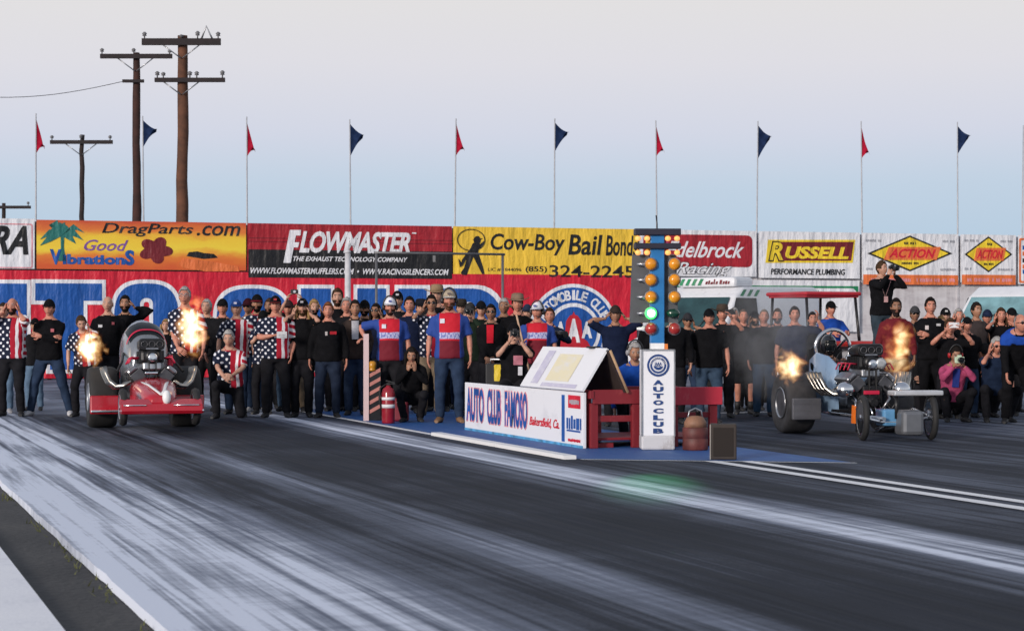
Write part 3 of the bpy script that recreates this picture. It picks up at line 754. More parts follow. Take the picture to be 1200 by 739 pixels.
mb = MB(); mb.shape([circ(0,.93,.122)], -.153, 0); mb.shape([circ(0,.93,.098), circ(0,.93,.089)], -.158, 1); mb.shape([circ(0,.93,.066)], -.158, 1)
mb.shape([circ(0,.925,.05,.045,20,pi,2*pi), circ(0,.93,.028,.02,20,pi,2*pi)], -.163, 0)
for q in (-.024, 0, .024): mb.text('A', (q-.014,.93,q+.014,.965), -.163, 1 if False else 0, bold=.04)
arc_text(mb, 'AUTOMOBILE CLUB', 0, .93, .082, .019, pi/2, .19, -.162, 1, bold=0); pyl(mb, 'emblem', [NAVYP, VWHITE])
# start light tree on the pylon
tr = isl('start_light_tree', 'blue start light tree with amber, green and red lamps on the club pylon', 'start lights', pc, ps)
tr.location.z = 0
TB = M('tree_blue', (.015,.17,.45), .4); HG = M('housing_grey', (.085,.09,.10), .6); HBK = M('housing_dark', (.012,.012,.03), .5)
AMB = M('amber_lens', (.80,.30,.01), .25, coat=.6); AMBL = emis('small_amber_lamp', (1.0,.42,.12), .8)
REDL = M('red_lens', (.35,.025,.02), .3, coat=.5); GRND = M('green_lens_off', (.006,.05,.03), .3, coat=.5); GRNL = emis('green_lamp_lit', (.05,1.0,.12), 2.6); GRNC = emis('green_lamp_core', (.45,1.0,.55), 30.0)
def trl(mb, name, mat, par=None):
    mb.v = [Rp @ p for p in mb.v]; return mb.build(name, mat, par or tr)
def tz(py_): return zat(py_, 22.85)
mb = MB(); mb.bbox((0,0,(1.17+tz(272))/2), (.155,.12,tz(272)-1.17), .008); trl(mb, 'column', TB)
mb = MB(); mb.box((0,0,1.14), (.15,.13,.065)); trl(mb, 'column_foot', WHITE)
mb = MB(); mb.box((.09,-.02,1.135), (.05,.08,.06)); trl(mb, 'foot_clip', M('orange_clip', (.75,.2,.03), .5))
for y0, y1 in ((268,275.5), (285,291.5)):
    mb = MB(); mb.bbox((0,-.03,(tz(y0)+tz(y1))/2), (.51,.17,tz(y0)-tz(y1)), .006); trl(mb, 'staging_bar', HBK)
for sx, w0 in ((-1,.215),(1,.155)):
    mb = MB(); zt, zb = tz(298), tz(378)
    mb.prism([(sx*.082,zt),(sx*(.082+w0*.86),zt),(sx*(.082+w0),zb),(sx*.082,zb)][::(1 if sx < 0 else -1)], .02, .10, 'Y'); hs = trl(mb, 'lamp_housing', HG)
    mb = MB(); mb.box((sx*.10,.0,(tz(276)+tz(296))/2), (.05,.05,tz(276)-tz(296))); trl(mb, 'staging_post', M('magenta_strip', (.30,.02,.13), .5) if sx > 0 else VYEL)
    lx = -.075 if sx < 0 else .185
    for k, yy in enumerate((309.5,328,348,367,385)):
        zz = tz(yy); red = k == 4; mat = AMB if k < 3 else REDL if k == 4 else (GRNL if sx < 0 else GRND)
        if sx > 0 and k == 3:
            mb = MB(); mb.ell((lx-.01,-.03,zz), (.075,.045,.05)); trl(mb, 'lamp', mat); continue
        mb = MB(); mb.ell((lx,-.09,zz), (.064,.055,.064), 0, 18, 12); lm = trl(mb, 'lamp', mat)
        if mat is GRNL:
            mb = MB(); mb.ell((lx,-.118,zz), (.044,.034,.044), 0, 18, 12); trl(mb, 'bulb', GRNC, lm)
        mb = MB(); mb.lathe([(.07,-.0),(.072,-.04),(.066,-.042),(.064,0)], (lx,-.045,zz), 'Y', 18, closed=True); trl(mb, 'lamp_collar', M('collar_grey', (.3,.3,.32), .4, .6))
        if sx < 0:
            mb = MB(); mb.lathe([(.014,0),(.02,.05),(.035,.10)], (lx-.15,-.03,zz), 'X', 12); trl(mb, 'lamp_socket', STEEL if k < 4 else WHITE)
    for yy in (279.5, 296.0):
        for q in (.115, .215):
            mb = MB(); mb.ell((sx*q,-.07,tz(yy)), (.033,.03,.030), 0, 12, 8); trl(mb, 'staging_lamp', AMBL)
gl = bpy.data.lights.new('green_lamp_beam', 'SPOT'); gl.energy = 150; gl.color = (.15,1.0,.40); gl.spot_size = radians(12); gl.spot_blend = 1.0; gl.shadow_soft_size = .06
go = bpy.data.objects.new('green_lamp_beam', gl); COL.objects.link(go)
_p0 = tc(pc, ps) + Matrix.Rotation(.02, 3, 'Z') @ V((-.075, -.17, tz(367))); go.location = _p0
go.rotation_euler = (g(764, 566) - _p0).to_track_quat('-Z', 'Y').to_euler()
mb = MB(); mb.tube([(0,0,tz(270)),(0,0,tz(262)),(-.01,0,tz(252))], .008, 5); trl(mb, 'antenna', BLACKP)
# dark speaker box
bx = isl('dark_box', 'dark brown upright box standing at the front edge of the blue mat', 'box', 8.62, 19.35)
mb = MB(); mb.v = []; mb.bbox((0,.1,.185), (.27,.22,.36), .012); mb.v = [Matrix.Rotation(-TH-.1,4,'Z') @ p for p in mb.v]; mb.build('cabinet', M('dark_brown_ply', (.035,.026,.022), .75, var=.3), bx)
mb = MB(); mb.box((-.131,-.012,.185), (.012,.012,.355)); mb.v = [Matrix.Rotation(-TH-.1,4,'Z') @ p for p in mb.v]; mb.build('edge_strip', M('pale_edge', (.26,.24,.22), .6), bx)  # paler strip up the front left edge of the box
mb = MB(); mb.box((0,-.012,.185), (.20,.012,.29)); mb.v = [Matrix.Rotation(-TH-.1,4,'Z') @ p for p in mb.v]; mb.build('grille', M('grille_cloth', (.02,.015,.013), .95), bx)
# rusty can
cn = isl('fuel_can', 'rusty red can with tan top standing between the pylon and the dark box', 'can', 9.02, 21.0)
mb = MB(); mb.lathe([(.13,0),(.14,.01),(.14,.12),(.136,.125),(.14,.13),(.14,.24),(.13,.25)], (0,0,.004), 'Z', 24); mb.build('body', M('rusty_red', (.13,.03,.025), .6, var=.4, vs=5), cn)
mb = MB(); mb.lathe([(.128,.25),(.12,.31),(.09,.36),(.04,.375)], (0,0,.004), 'Z', 24); mb.build('top', M('tan_top', (.24,.12,.07), .6, var=.3), cn)
mb = MB(); mb.tube([(-.09,0,.33),(-.07,0,.43),(0,0,.46),(.07,0,.43),(.09,0,.33)], .01, 6); mb.build('handle', STEEL, cn)
mb = MB(); mb.lathe([(.025,.36),(.025,.41),(.03,.41),(.03,.43)], (.05,.04,.004), 'Z', 12); mb.build('cap', BLACKP, cn)
# far end of the island: striped post, extinguisher, red crate, case
P0 = g(429, 493)
po = thing('striped_marker', 'black marker board with pale red chevrons beside a tall pinkish white post', 'marker', P0, TH*.4)
mb = MB(); mb.box((0,0,zat(391,P0.y)/2), (.075,.06,zat(391,P0.y))); mb.build('post', scuffed('pinkish_white', (.66,.50,.50), (.55,.30,.30), .55, 5), po)
mb = MB(); mb.box((.125,.01,.36), (.17,.03,.70)); mb.build('board', BLACKP, po)
mb = MB()
for k in range(5): z = .10+.13*k; mb.prism([(.045,z),(.205,z+.09),(.205,z+.145),(.045,z+.055)], -.012, -.006, 'Y')
mb.build('chevron', M('faded_pink', (.50,.20,.17), .6), po)
mb = MB()
mb.lathe([(.05,0),(.055,.02),(.045,.035),(.055,.05),(.055,.12),(.03,.14)], (.09,.01,.72), 'Z', 12); mb.build('beacon', M('beacon_amber', (.55,.25,.02), .3), po)
E0 = g(455, 496)
fe = thing('fire_extinguisher', 'red fire extinguisher standing on the blue mat with white label bands', 'extinguisher', E0)
mb = MB(); mb.lathe([(.085,0),(.092,.02),(.092,.42),(.075,.48),(.035,.51),(.03,.53)], (0,0,.004), 'Z', 22); mb.build('cylinder', M('extinguisher_red', (.28,.008,.02), .3, coat=.4), fe)
mb = MB(); mb.lathe([(.0935,.22),(.0935,.27)], (.0,0,0), 'Z', 22); mb.lathe([(.0935,.33),(.0935,.37)], (0,0,0), 'Z', 22); mb.build('label_band', M('label_white', (.7,.7,.72), .5), fe)
mb = MB(); mb.box((0,0,.55), (.04,.04,.04)); mb.box((.03,-.02,.585), (.13,.025,.018), rot=(0,.25,0)); mb.box((.03,-.02,.555), (.12,.025,.014)); mb.build('valve', BLACKP, fe)
mb = MB(); mb.tube([(-.03,0,.55),(-.11,-.02,.50),(-.125,-.03,.36),(-.10,-.03,.22)], .013, 6); mb.build('hose', RUBBER, fe)
E1 = g(468, 494)
rc = thing('red_can', 'squat dark red can with pale lid tag just right of the extinguisher', 'can', E1)
mb = MB(); mb.bbox((.02,.1,.17), (.22,.20,.33), .03); mb.build('body', M('dull_red', (.20,.012,.03), .5), rc)
mb = MB(); mb.tube([(-.05,.1,.33),(-.04,.1,.385),(.08,.1,.385),(.09,.1,.33)], .012, 6); mb.build('handle', BLACKP, rc)
mb = MB(); mb.box((.02,-.003,.285), (.12,.006,.025)); mb.build('tag', M('label_white', (.7,.7,.72), .5), rc)
Cc = V((xat(590,29.0), 29.0, 0))
cs = thing('equipment_case', 'black equipment case with yellow square panel behind the sponsor barrier', 'case', Cc)
mb = MB(); mb.bbox((-.02,0,.42), (.46,.35,.84), .02); mb.build('body', M('case_black', (.015,.016,.018), .6), cs)
mb = MB(); mb.shape([rrect(-.13,.60,.08,.83,.015)], -.178); mb.build('yellow_panel', VYEL2, cs)
mb = MB(); mb.text('P', (-.02,.66,.06,.80), -.184, 0, bold=.05); mb.build('lettering', VBLACK, cs)
mb = MB(); mb.tube([(-.18,-.05,.83),(-.18,-.05,.90),(.14,-.05,.90),(.14,-.05,.83)], .015, 6); mb.build('handle', STEEL, cs)

# ---------------------------------------------------------------- race cars (local: forward is -y, rear axle over the origin)
CARR = M('car_red', (.42,.008,.022), .25, coat=.7, var=.05); CARS = M('car_silver', (.24,.26,.29), .28, .55, coat=.6, var=.06)
CARB = M('car_pale_blue', (.33,.50,.72), .3, coat=.6, var=.06); ENGB = M('engine_black', (.015,.015,.017), .35, .3)
ALU = M('cast_aluminium', (.52,.53,.55), .32, .95, var=.2); PIPEC = M('header_chrome', (.46,.43,.38), .28, 1.0, var=.3); ORNGP = M('orange_paint', (.75,.16,.01), .4)
TYREG = M('grey_tyre_tread', (.055,.055,.06), .8, var=.3, vs=8); SPARK = M('spark_red', (.5,.01,.05), .4)
def wheel(car, name, c, R, w, rim_r, spoke=False, tread=RUBBER, par=None):
    mb = MB(); h = w/2; e = min(.05, w*.25)
    mb.lathe([(rim_r,-h*.86),(R*.80,-h),(R*.93,-h*.97),(R-.012,-h+e*.6),(R,-h+e*1.6),(R,h-e*1.6),(R-.012,h-e*.6),(R*.93,h*.97),(R*.80,h),(rim_r,h*.86)], c, 'X', 36)
    wh = mb.build(name, tread, car)
    mb = MB()
    for sx in (-1, 1):
        mb.lathe([(rim_r*1.03,sx*h*.90),(rim_r*.98,sx*h*.99),(rim_r*.90,sx*h*.95),(rim_r*.86,sx*h*.70)] + ([(rim_r*.5,sx*h*.62),(.03,sx*h*.75)] if not spoke else []), c, 'X', 30, closed=False)
    if spoke:
        for k in range(12):
            a = 2*pi*k/12; mb.tube([V(c)+V((0,.03*cos(a),.03*sin(a))), V(c)+V((0,rim_r*.95*cos(a+.25),rim_r*.95*sin(a+.25)))], .006, 5)
        mb.lathe([(.035,-h*1.2),(.035,h*1.2)], c, 'X', 12)
    mb.build('rim', CHROME if spoke else ALU, wh); return wh
def arch(y, w, zb, zt, n=24, p=2.6, xoff=0):
    """closed arch-shaped ring in the xz plane"""
    hb = (zt-zb)*.45; out = [V((xoff-w,y,zb)), V((xoff-w,y,zb+(zt-zb)*.3))]
    for i in range(n+1):
        t = pi - pi*i/n; cx, sz = cos(t), sin(t)
        out.append(V((xoff+w*(abs(cx)**(2/p))*(1 if cx > 0 else -1), y, zt-hb + hb*(abs(sz)**(2/p)))))
    return out + [V((xoff+w,y,zb+(zt-zb)*.3)), V((xoff+w,y,zb))]
HEADM = M('head_casting', (.10,.10,.11), .45, .7, var=.3); DALU = M('dull_alloy', (.30,.30,.32), .3, .9, var=.3)
def engine(car, y0, z0, colour, hat):
    mb = MB(); mb.bbox((0,y0,z0+.06), (.26,.56,.30), .02); mb.box((0,y0,z0-.13), (.22,.5,.12), taper=1.1); mb.lathe([(.09,0),(.09,-.03),(.05,-.03),(.05,-.06)], (0,y0-.28,z0), 'Y', 20); mb.build('engine_block', colour, car)
    for sx in (-1, 1):
        R = Euler((0, sx*radians(40), 0)).to_matrix()
        mb = MB(); mb.bbox((sx*.18,y0,z0+.23), (.17,.50,.15), .012, rot=R); hd = mb.build('cylinder_head', HEADM, car)
        mb = MB(); mb.bbox((sx*.255,y0,z0+.31), (.15,.48,.065), .028, rot=R); mb.build('valve_cover', DALU, hd)
        mb = MB()
        for k in range(4): mb.tube([(sx*.30,y0-.21+.14*k,z0+.40), (sx*.26,y0-.19+.14*k,z0+.48), (sx*.14,y0-.12+.08*k,z0+.47), (sx*.06,y0+.22,z0+.45)], .010, 5)
        mb.build('plug_lead', SPARK, car)
        for k in range(4):
            yy = y0-.21+.14*k
            mb = MB(); mb.tube([(sx*.27,yy,z0+.17), (sx*.36,yy+.02,z0+.11), (sx*.45,yy+.08,z0+.10), (sx*.53,yy+.15,z0+.17), (sx*.575,yy+.20,z0+.28), (sx*.59,yy+.235,z0+.36)], [.028,.030,.031,.031,.031,.033], 10); mb.build('exhaust_pipe', PIPEC, car)
    mb = MB(); mb.bbox((0,y0+.02,z0+.36), (.24,.46,.10), .02); mb.build('manifold', ALU, car)
    mb = MB(); mb.bbox((0,y0+.02,z0+.49), (.30,.44,.17), .04)
    for k in range(7): mb.box((0,y0-.17+.06*k,z0+.49), (.32,.014,.15))
    mb.lathe([(.10,0),(.10,-.02),(.06,-.05)], (0,y0-.20,z0+.49), 'Y', 20); mb.build('blower', hat, car)
    mb = MB(); mb.lathe([(.045,-.0),(.06,-.01),(.06,-.05),(.045,-.06),(.02,-.06)], (.0,y0-.25,z0+.47), 'Y', 20); mb.build('blower_pulley', CHROME, car)
    mb = MB(); mb.box((-.045,y0-.275,z0+.23), (.012,.04,.48)); mb.box((.045,y0-.275,z0+.23), (.012,.04,.48)); mb.build('blower_belt', RUBBER, car)
    mb = MB()
    mb.loft([[V((x*sx_, y0+yy, z0+.575+zz*hh)) for (x, zz) in rrect(-.17,0,.17,.17,.05,3)] for (yy, sx_, hh) in ((-.22,.92,.78),(-.18,1.0,.88),(.05,1.0,.80),(.20,.8,.5))]); ht = mb.build('injector_hat', hat, car)
    mb = MB()
    for q in (-.10, 0, .10): mb.lathe([(.042,0),(.045,-.015),(.036,-.018),(.034,.0)], (q,y0-.222,z0+.645), 'Y', 18, closed=True)
    mb.build('injector_ring', HEADM, ht)
    mb = MB(); mb.box((0,y0-.225,z0+.588), (.16,.012,.018)); mb.build('throttle_bar', DALU, ht)
# --- left car
dA = V((-4.98, 28.07, 0)); car = thing('drag_car', 'red and silver drag car launching head on with front wheels lifted', 'race car', dA, radians(16))
car.rotation_euler = (radians(-3.2), 0, radians(16))
for sx in (-1, 1):
    w_ = wheel(car, 'rear_wheel', (sx*.555,0,.41), .41, .38, .19)
    mb = MB(); mb.bbox((sx*.545,-.47,.295), (.41,.10,.245), .02); mb.bbox((sx*.545,-.535,.21), (.40,.04,.03), .008, 1); mb.build('tyre_fairing', [CARR, CHROME], car)
    wheel(car, 'front_wheel', (sx*.455,-1.9,.235), .235, .085, .16, True)
    mb = MB(); mb.tube([(sx*.16,-2.05,.30), (sx*.22,-1.2,.28), (sx*.26,-.4,.28), (sx*.24,.45,.32)], .028, 8); mb.build('frame_rail', BLACKP, car)
    mb = MB(); mb.tube([(sx*.30,-.35,.98), (sx*.34,-.62,.86), (sx*.43,-.85,.72)], .018, 6); mb.build('strut', BLACKP, car)
mb = MB(); mb.tube([(-.43,-1.9,.235), (.43,-1.9,.235)], .024, 8); mb.build('front_axle', CHROME, car)
mb = MB(); mb.tube([(-.42,0,.41), (.42,0,.41)], .05, 10); mb.ell((0,0,.41), (.15,.14,.15)); mb.build('rear_axle', STEEL, car)
mb = MB(); mb.loft([[V((x,-2.05+yy,.235+zz)) for (yy,zz) in ((-.19,-.055),(-.17,.03),(-.05,.095),(.10,.085),(.20,.03),(.20,-.03),(0,-.08),(-.16,-.09))] for x in (-.50,-.49,.49,.50)], 0, False); mb.bbox((0,-2.16,.165), (.86,.05,.05), .01); mb.build('front_wing', CARR, car)
mb = MB(); mb.tube([(-.48,-2.232,.25),(-.2,-2.233,.25)], .010, 6); mb.tube([(.14,-2.233,.25),(.46,-2.232,.25)], .010, 6); mb.build('wing_glint_strip', CHROME, car)
rings = []
for y, w, zb, zt in ((-2.18,.12,.22,.35),(-2.05,.19,.20,.41),(-1.7,.245,.20,.51),(-1.35,.28,.22,.60),(-1.2,.30,.24,.63)):
    rings.append(arch(y, w, zb, zt))
mb = MB(); mb.loft(rings); ns = mb.build('nose', CARR, car)
mb = MB()
for sgn in (-1, 1):
    pts = []
    for y, w, zt in ((-2.16,.0,.375),(-2.03,.05,.432),(-1.68,.11,.525),(-1.33,.17,.595)):
        pts.append((sgn*w, y-.004, zt+.006 - w*w*1.0))
    mb.tube(pts, .022, 6, flat=.4)
mb.build('stripe', WHITE, ns)
mb = MB(); mb.ell((.06,-2.19,.35), (.055,.05,.09)); mb.build('nose_cap', WHITE, ns)
engine(car, -.88, .42, CARR, ENGB)
mb = MB(); mb.bbox((.26,-.86,.86), (.07,.10,.15), .015); mb.build('red_tank', SPARK, car)
mb = MB(); mb.bbox((-.02,-1.17,.69), (.17,.05,.03), .01); mb.build('front_plate', CHROME, car)
prof = ((-.66,.20,.42,1.00),(-.58,.245,.40,1.15),(-.42,.285,.38,1.30),(-.15,.305,.36,1.40),(.15,.305,.36,1.41),(.45,.27,.38,1.32),(.62,.20,.42,1.12))
mb = MB(); mb.loft([arch(y,w,zb,zt,28) for y,w,zb,zt in prof]); bs = mb.build('body_shell', CARS, car)
def band(pr, i0, i1, grow):
    mb = MB(); vs = []; fs = []; rr = [arch(y,w+grow,zb,zt+grow,28)[i0:i1] for y,w,zb,zt in pr]; n = len(rr[0])
    for r in rr: vs += [V((p.x,p.y-.004,p.z)) for p in r]
    for i in range(len(rr)-1):
        for j in range(n-1): fs.append((i*n+j,i*n+j+1,(i+1)*n+j+1,(i+1)*n+j))
    mb.add(vs, fs, 0, True); return mb
band(((-.50,.264,.38,1.225),)+prof[2:4], 8, 25, .005).build('windscreen', GLASSD, bs)
band(((-.455,.279,.38,1.275),(-.425,.284,.38,1.296)), 6, 27, .008).build('red_stripe', SPARK, bs)
mb = MB(); mb.tube([(.285*cos(t), .16, .98+.455*sin(t)) for t in [pi*i/14 for i in range(15)]], .022, 8); mb.build('roll_hoop', CHROME, car)
# --- right car
yawB = radians(11); dB = V((4.59-1.9*sin(yawB), 24.75+1.9*cos(yawB), 0))
cb_ = thing('drag_car', 'pale blue and chrome altered drag car with open roll cage and tall front wheels', 'race car', dB, yawB)
for sx in (-1, 1):
    wheel(cb_, 'rear_wheel', (sx*.645,0,.385), .385, .38, .20, tread=TYREG)
    fwh = wheel(cb_, 'front_wheel', (0,0,0), .272, .07, .215, True); fwh.location = (sx*.43,-1.9,.272); fwh.rotation_euler.z = radians(-9)
    mb = MB(); mb.tube([(sx*.20,-2.0,.26), (sx*.24,-1.2,.26), (sx*.27,-.4,.26), (sx*.26,.5,.30)], .026, 8); mb.build('frame_rail', CHROME if sx < 0 else BLACKP, cb_)
    mb = MB(); mb.tube([(sx*.24,-1.25,.28), (sx*.36,-1.5,.36), (sx*.40,-1.86,.30)], .014, 6); mb.tube([(sx*.24,-1.5,.22), (sx*.40,-1.88,.25)], .012, 6); mb.build('radius_rod', CHROME, cb_)
    mb = MB(); mb.ell((sx*.36,-1.12,.58), (.12,.10,.10)); mb.build('magneto_cap', CHROME, cb_)
mb = MB(); mb.tube([(-.43,-1.9,.275),(-.2,-1.9,.22),(.2,-1.9,.22),(.43,-1.9,.275)], .022, 8); mb.build('front_axle', CHROME, cb_)
mb = MB(); mb.tube([(-.55,0,.385),(.55,0,.385)], .05, 10); mb.ell((0,0,.385), (.15,.15,.15)); mb.build('rear_axle', STEEL, cb_)
mb = MB(); mb.bbox((-.62,-.42,.32), (.38,.05,.27), .015)
for k in range(3): mb.box((-.62,-.448,.23+.08*k), (.37,.012,.012))
mb.build('tyre_guard', M('grey_panel', (.20,.20,.22), .45, .4), cb_)
engine(cb_, -.82, .42, ENGB, ENGB)
mb = MB(); mb.lathe([(.065,0),(.07,-.02),(.045,-.03),(.03,-.03)], (.10,-1.10,.90), 'Y', 20); mb.build('drive_pulley', M('pale_alloy', (.7,.7,.68), .35, .8), cb_)
mb = MB(); mb.bbox((-.02,-1.10,.545), (.20,.06,.05), .01); mb.build('red_fuel_block', SPARK, cb_)
mb = MB(); mb.prism([(-.34,.18),(-.26,.17),(-.24,.36),(-.33,.40)], -1.32, -1.26, 'Y'); mb.build('orange_panel', ORNGP, cb_)
prof2 = ((-.42,.22,.30,.86),(-.25,.29,.28,.98),(.1,.31,.28,1.02),(.5,.26,.32,.92),(.75,.14,.4,.7))
# open tub: two side shells and a turtle deck
for sx in (-1, 1):
    mb = MB(); rr = []
    for y, w, zb, zt in prof2:
        rr.append([V((sx*(w-.03), y, zb)), V((sx*w, y, zb)), V((sx*w*1.06, y, (zb+zt)/2)), V((sx*w, y, zt)), V((sx*(w-.03), y, zt)), V((sx*(w*1.06-.03), y, (zb+zt)/2))])
    mb.loft(rr); sd = mb.build('body_side', CARB, cb_)
    mb = MB(); mb.box((sx*.322,.02,.60), (.008,.40,.16)); mb.build('white_panel', WHITE, sd)
mb = MB(); mb.box((0,.05,.30), (.52,1.2,.03)); mb.build('floor_pan', BLACKP, cb_)
mb = MB(); mb.loft([arch(.52,.25,.32,.90), arch(.75,.14,.4,.7)]); mb.build('rear_deck', CARB, cb_)
mb = MB(); mb.box((0,.62,.75), (.44,.06,.62)); mb.build('seat_back', M('seat_black', (.012,.012,.014), .8), cb_)
mb = MB()
for yy, r_ in ((.34,.235),):
    mb.tube([(r_*cos(t), yy, 1.08+.235*sin(t)) for t in [2*pi*i/28 for i in range(29)]], .024, 8)
for t in (.6, pi/2, pi-.6): mb.tube([(.235*cos(t),.34,1.08+.235*sin(t)), (.20*cos(t),.66,1.0+.10*sin(t))], .018, 6)
for sx in (-1, 1): mb.tube([(sx*.20,.34,.97),(sx*.27,.10,.62),(sx*.27,-.15,.30)], .019, 6); mb.tube([(sx*.20,.34,.97),(sx*.26,.60,.32)], .019, 6)
mb.build('roll_cage', CHROME, cb_)
mb = MB(); mb.lathe([(.13,0),(.14,-.01),(.14,.01)], (0,-.18,.92), 'Y', 20, closed=True); mb.tube([(0,-.18,.92),(0,-.40,.75)], .015, 6); mb.tube([(-.13,-.18,.92),(.13,-.18,.92)], .010, 5); mb.build('steering_wheel', ENGB, cb_)
mb = MB(); mb.bbox((.22,-1.93,.565), (.62,.24,.06), .015); mb.build('front_wing', M('bright_panel', (.66,.67,.70), .3, .5), cb_)
mb = MB(); mb.tube([(-.02,-1.93,.54),(-.02,-1.93,.26)], .022, 6); mb.build('wing_post', BLACKP, cb_)
mb = MB(); mb.bbox((.12,-1.98,.215), (.28,.30,.30), .05); mb.build('front_tank', M('grey_tank', (.17,.18,.20), .4, .4), cb_)
mb = MB(); mb.bbox((-.08,-1.78,.27), (.20,.28,.20), .03); mb.build('blue_tank', M('mid_blue', (.10,.28,.50), .4, coat=.4), cb_)
mb = MB()
for k in range(6): mb.tube([(-.22+.07*k,-1.16,.40),(-.20+.06*k,-1.30,.30),(-.16+.05*k,-1.20,.18)], .012, 5)
mb.build('fuel_line', CHROME, cb_)

rq = random.Random(3)
for nm, mt, n_ in (('hose', ENGB, 7), ('braided_line', DALU, 6), ('polished_rod', CHROME, 4)):
    for k in range(n_):
        sx = 1 if k % 2 else -1; mb = MB(); x = sx*rq.uniform(.10,.30); z = rq.uniform(.30,.62); y = -1.16-rq.uniform(0,.12)
        mb.tube([(x, y+.1, z), (x+sx*rq.uniform(-.02,.06), y-.03, z-rq.uniform(.02,.10)), (x+sx*rq.uniform(-.12,.08), y-.02, z-rq.uniform(.12,.24)), (x+sx*rq.uniform(-.15,.05), y+.14, z-.26)], rq.uniform(.010,.018), 6); mb.build(nm, mt, cb_)
# exhaust flames: glowing volumes
def flame_mat(seed, tall, r):
    m = bpy.data.materials.new('burning_gas'); m.use_nodes = True; nt = m.node_tree
    nt.nodes.remove(nt.nodes['Principled BSDF'])
    out = [n for n in nt.nodes if n.type == 'OUTPUT_MATERIAL'][0]
    t = nd(nt, 'ShaderNodeTexCoord'); o = t.outputs['Object']
    nz = nd(nt, 'ShaderNodeTexNoise'); nz.noise_dimensions = '4D'; nz.inputs['W'].default_value = seed*3.7; nz.inputs['Scale'].default_value = 5.5 if tall else 7.5; nz.inputs['Detail'].default_value = 4; nz.inputs['Distortion'].default_value = .6
    nt.links.new(o, nz.inputs['Vector'])
    vm = nd(nt, 'ShaderNodeVectorMath', operation='LENGTH')
    mp = nd(nt, 'ShaderNodeMapping'); nt.links.new(o, mp.inputs[0])
    mp.inputs['Scale'].default_value = (1/(r[0]*.84), 1/(r[0]*.84), 1/(r[1]*.86))
    nt.links.new(mp.outputs[0], vm.inputs[0])
    d = mth(nt, 'MULTIPLY', mth(nt, 'SUBTRACT', .95, vm.outputs['Value']), 1.35)
    k = mth(nt, 'ADD', d, mth(nt, 'MULTIPLY', mth(nt, 'SUBTRACT', nz.outputs[0], .54), 3.4))
    dens = ramp(nt, k, [(.02, 0.0), (.35, .28), (.9, 1.0)])
    colr = ramp(nt, k, [(.0, (1.0,.22,.03)), (.25, (1.0,.46,.13)), (.6, (1.0,.74,.38)), (1.0, (1.0,.90,.68))])
    em = nd(nt, 'ShaderNodeEmission'); nt.links.new(colr, em.inputs[0]); nt.links.new(mth(nt, 'MULTIPLY', dens, 11.0), em.inputs[1])
    nt.links.new(em.outputs[0], out.inputs['Volume'])
    return m
def flame(px, py_, Y, r, label, seed, tall=False):
    mb = MB(); mb.ell((0,0,0), (r[0], r[0], r[1]), 0, 20, 14)
    o = mb.build('exhaust_flame', flame_mat(seed, tall, r)); o.location = (xat(px,Y), Y, zat(py_,Y))
    tag(o, label, 'flame')
flame(105, 408, 27.6, (.26,.28), 'small exhaust flame at the left side of the red drag car', 1)
flame(223, 384, 27.3, (.27,.52), 'tall exhaust flame at the right side of the red drag car', 2, True)
flame(926, 430, 26.0, (.25,.27), 'orange exhaust flame above the left rear tyre of the pale blue drag car', 3)
flame(1052, 406, 26.2, (.26,.42), 'yellow exhaust flame in front of the bearded man, right of the pale blue car', 4, True)

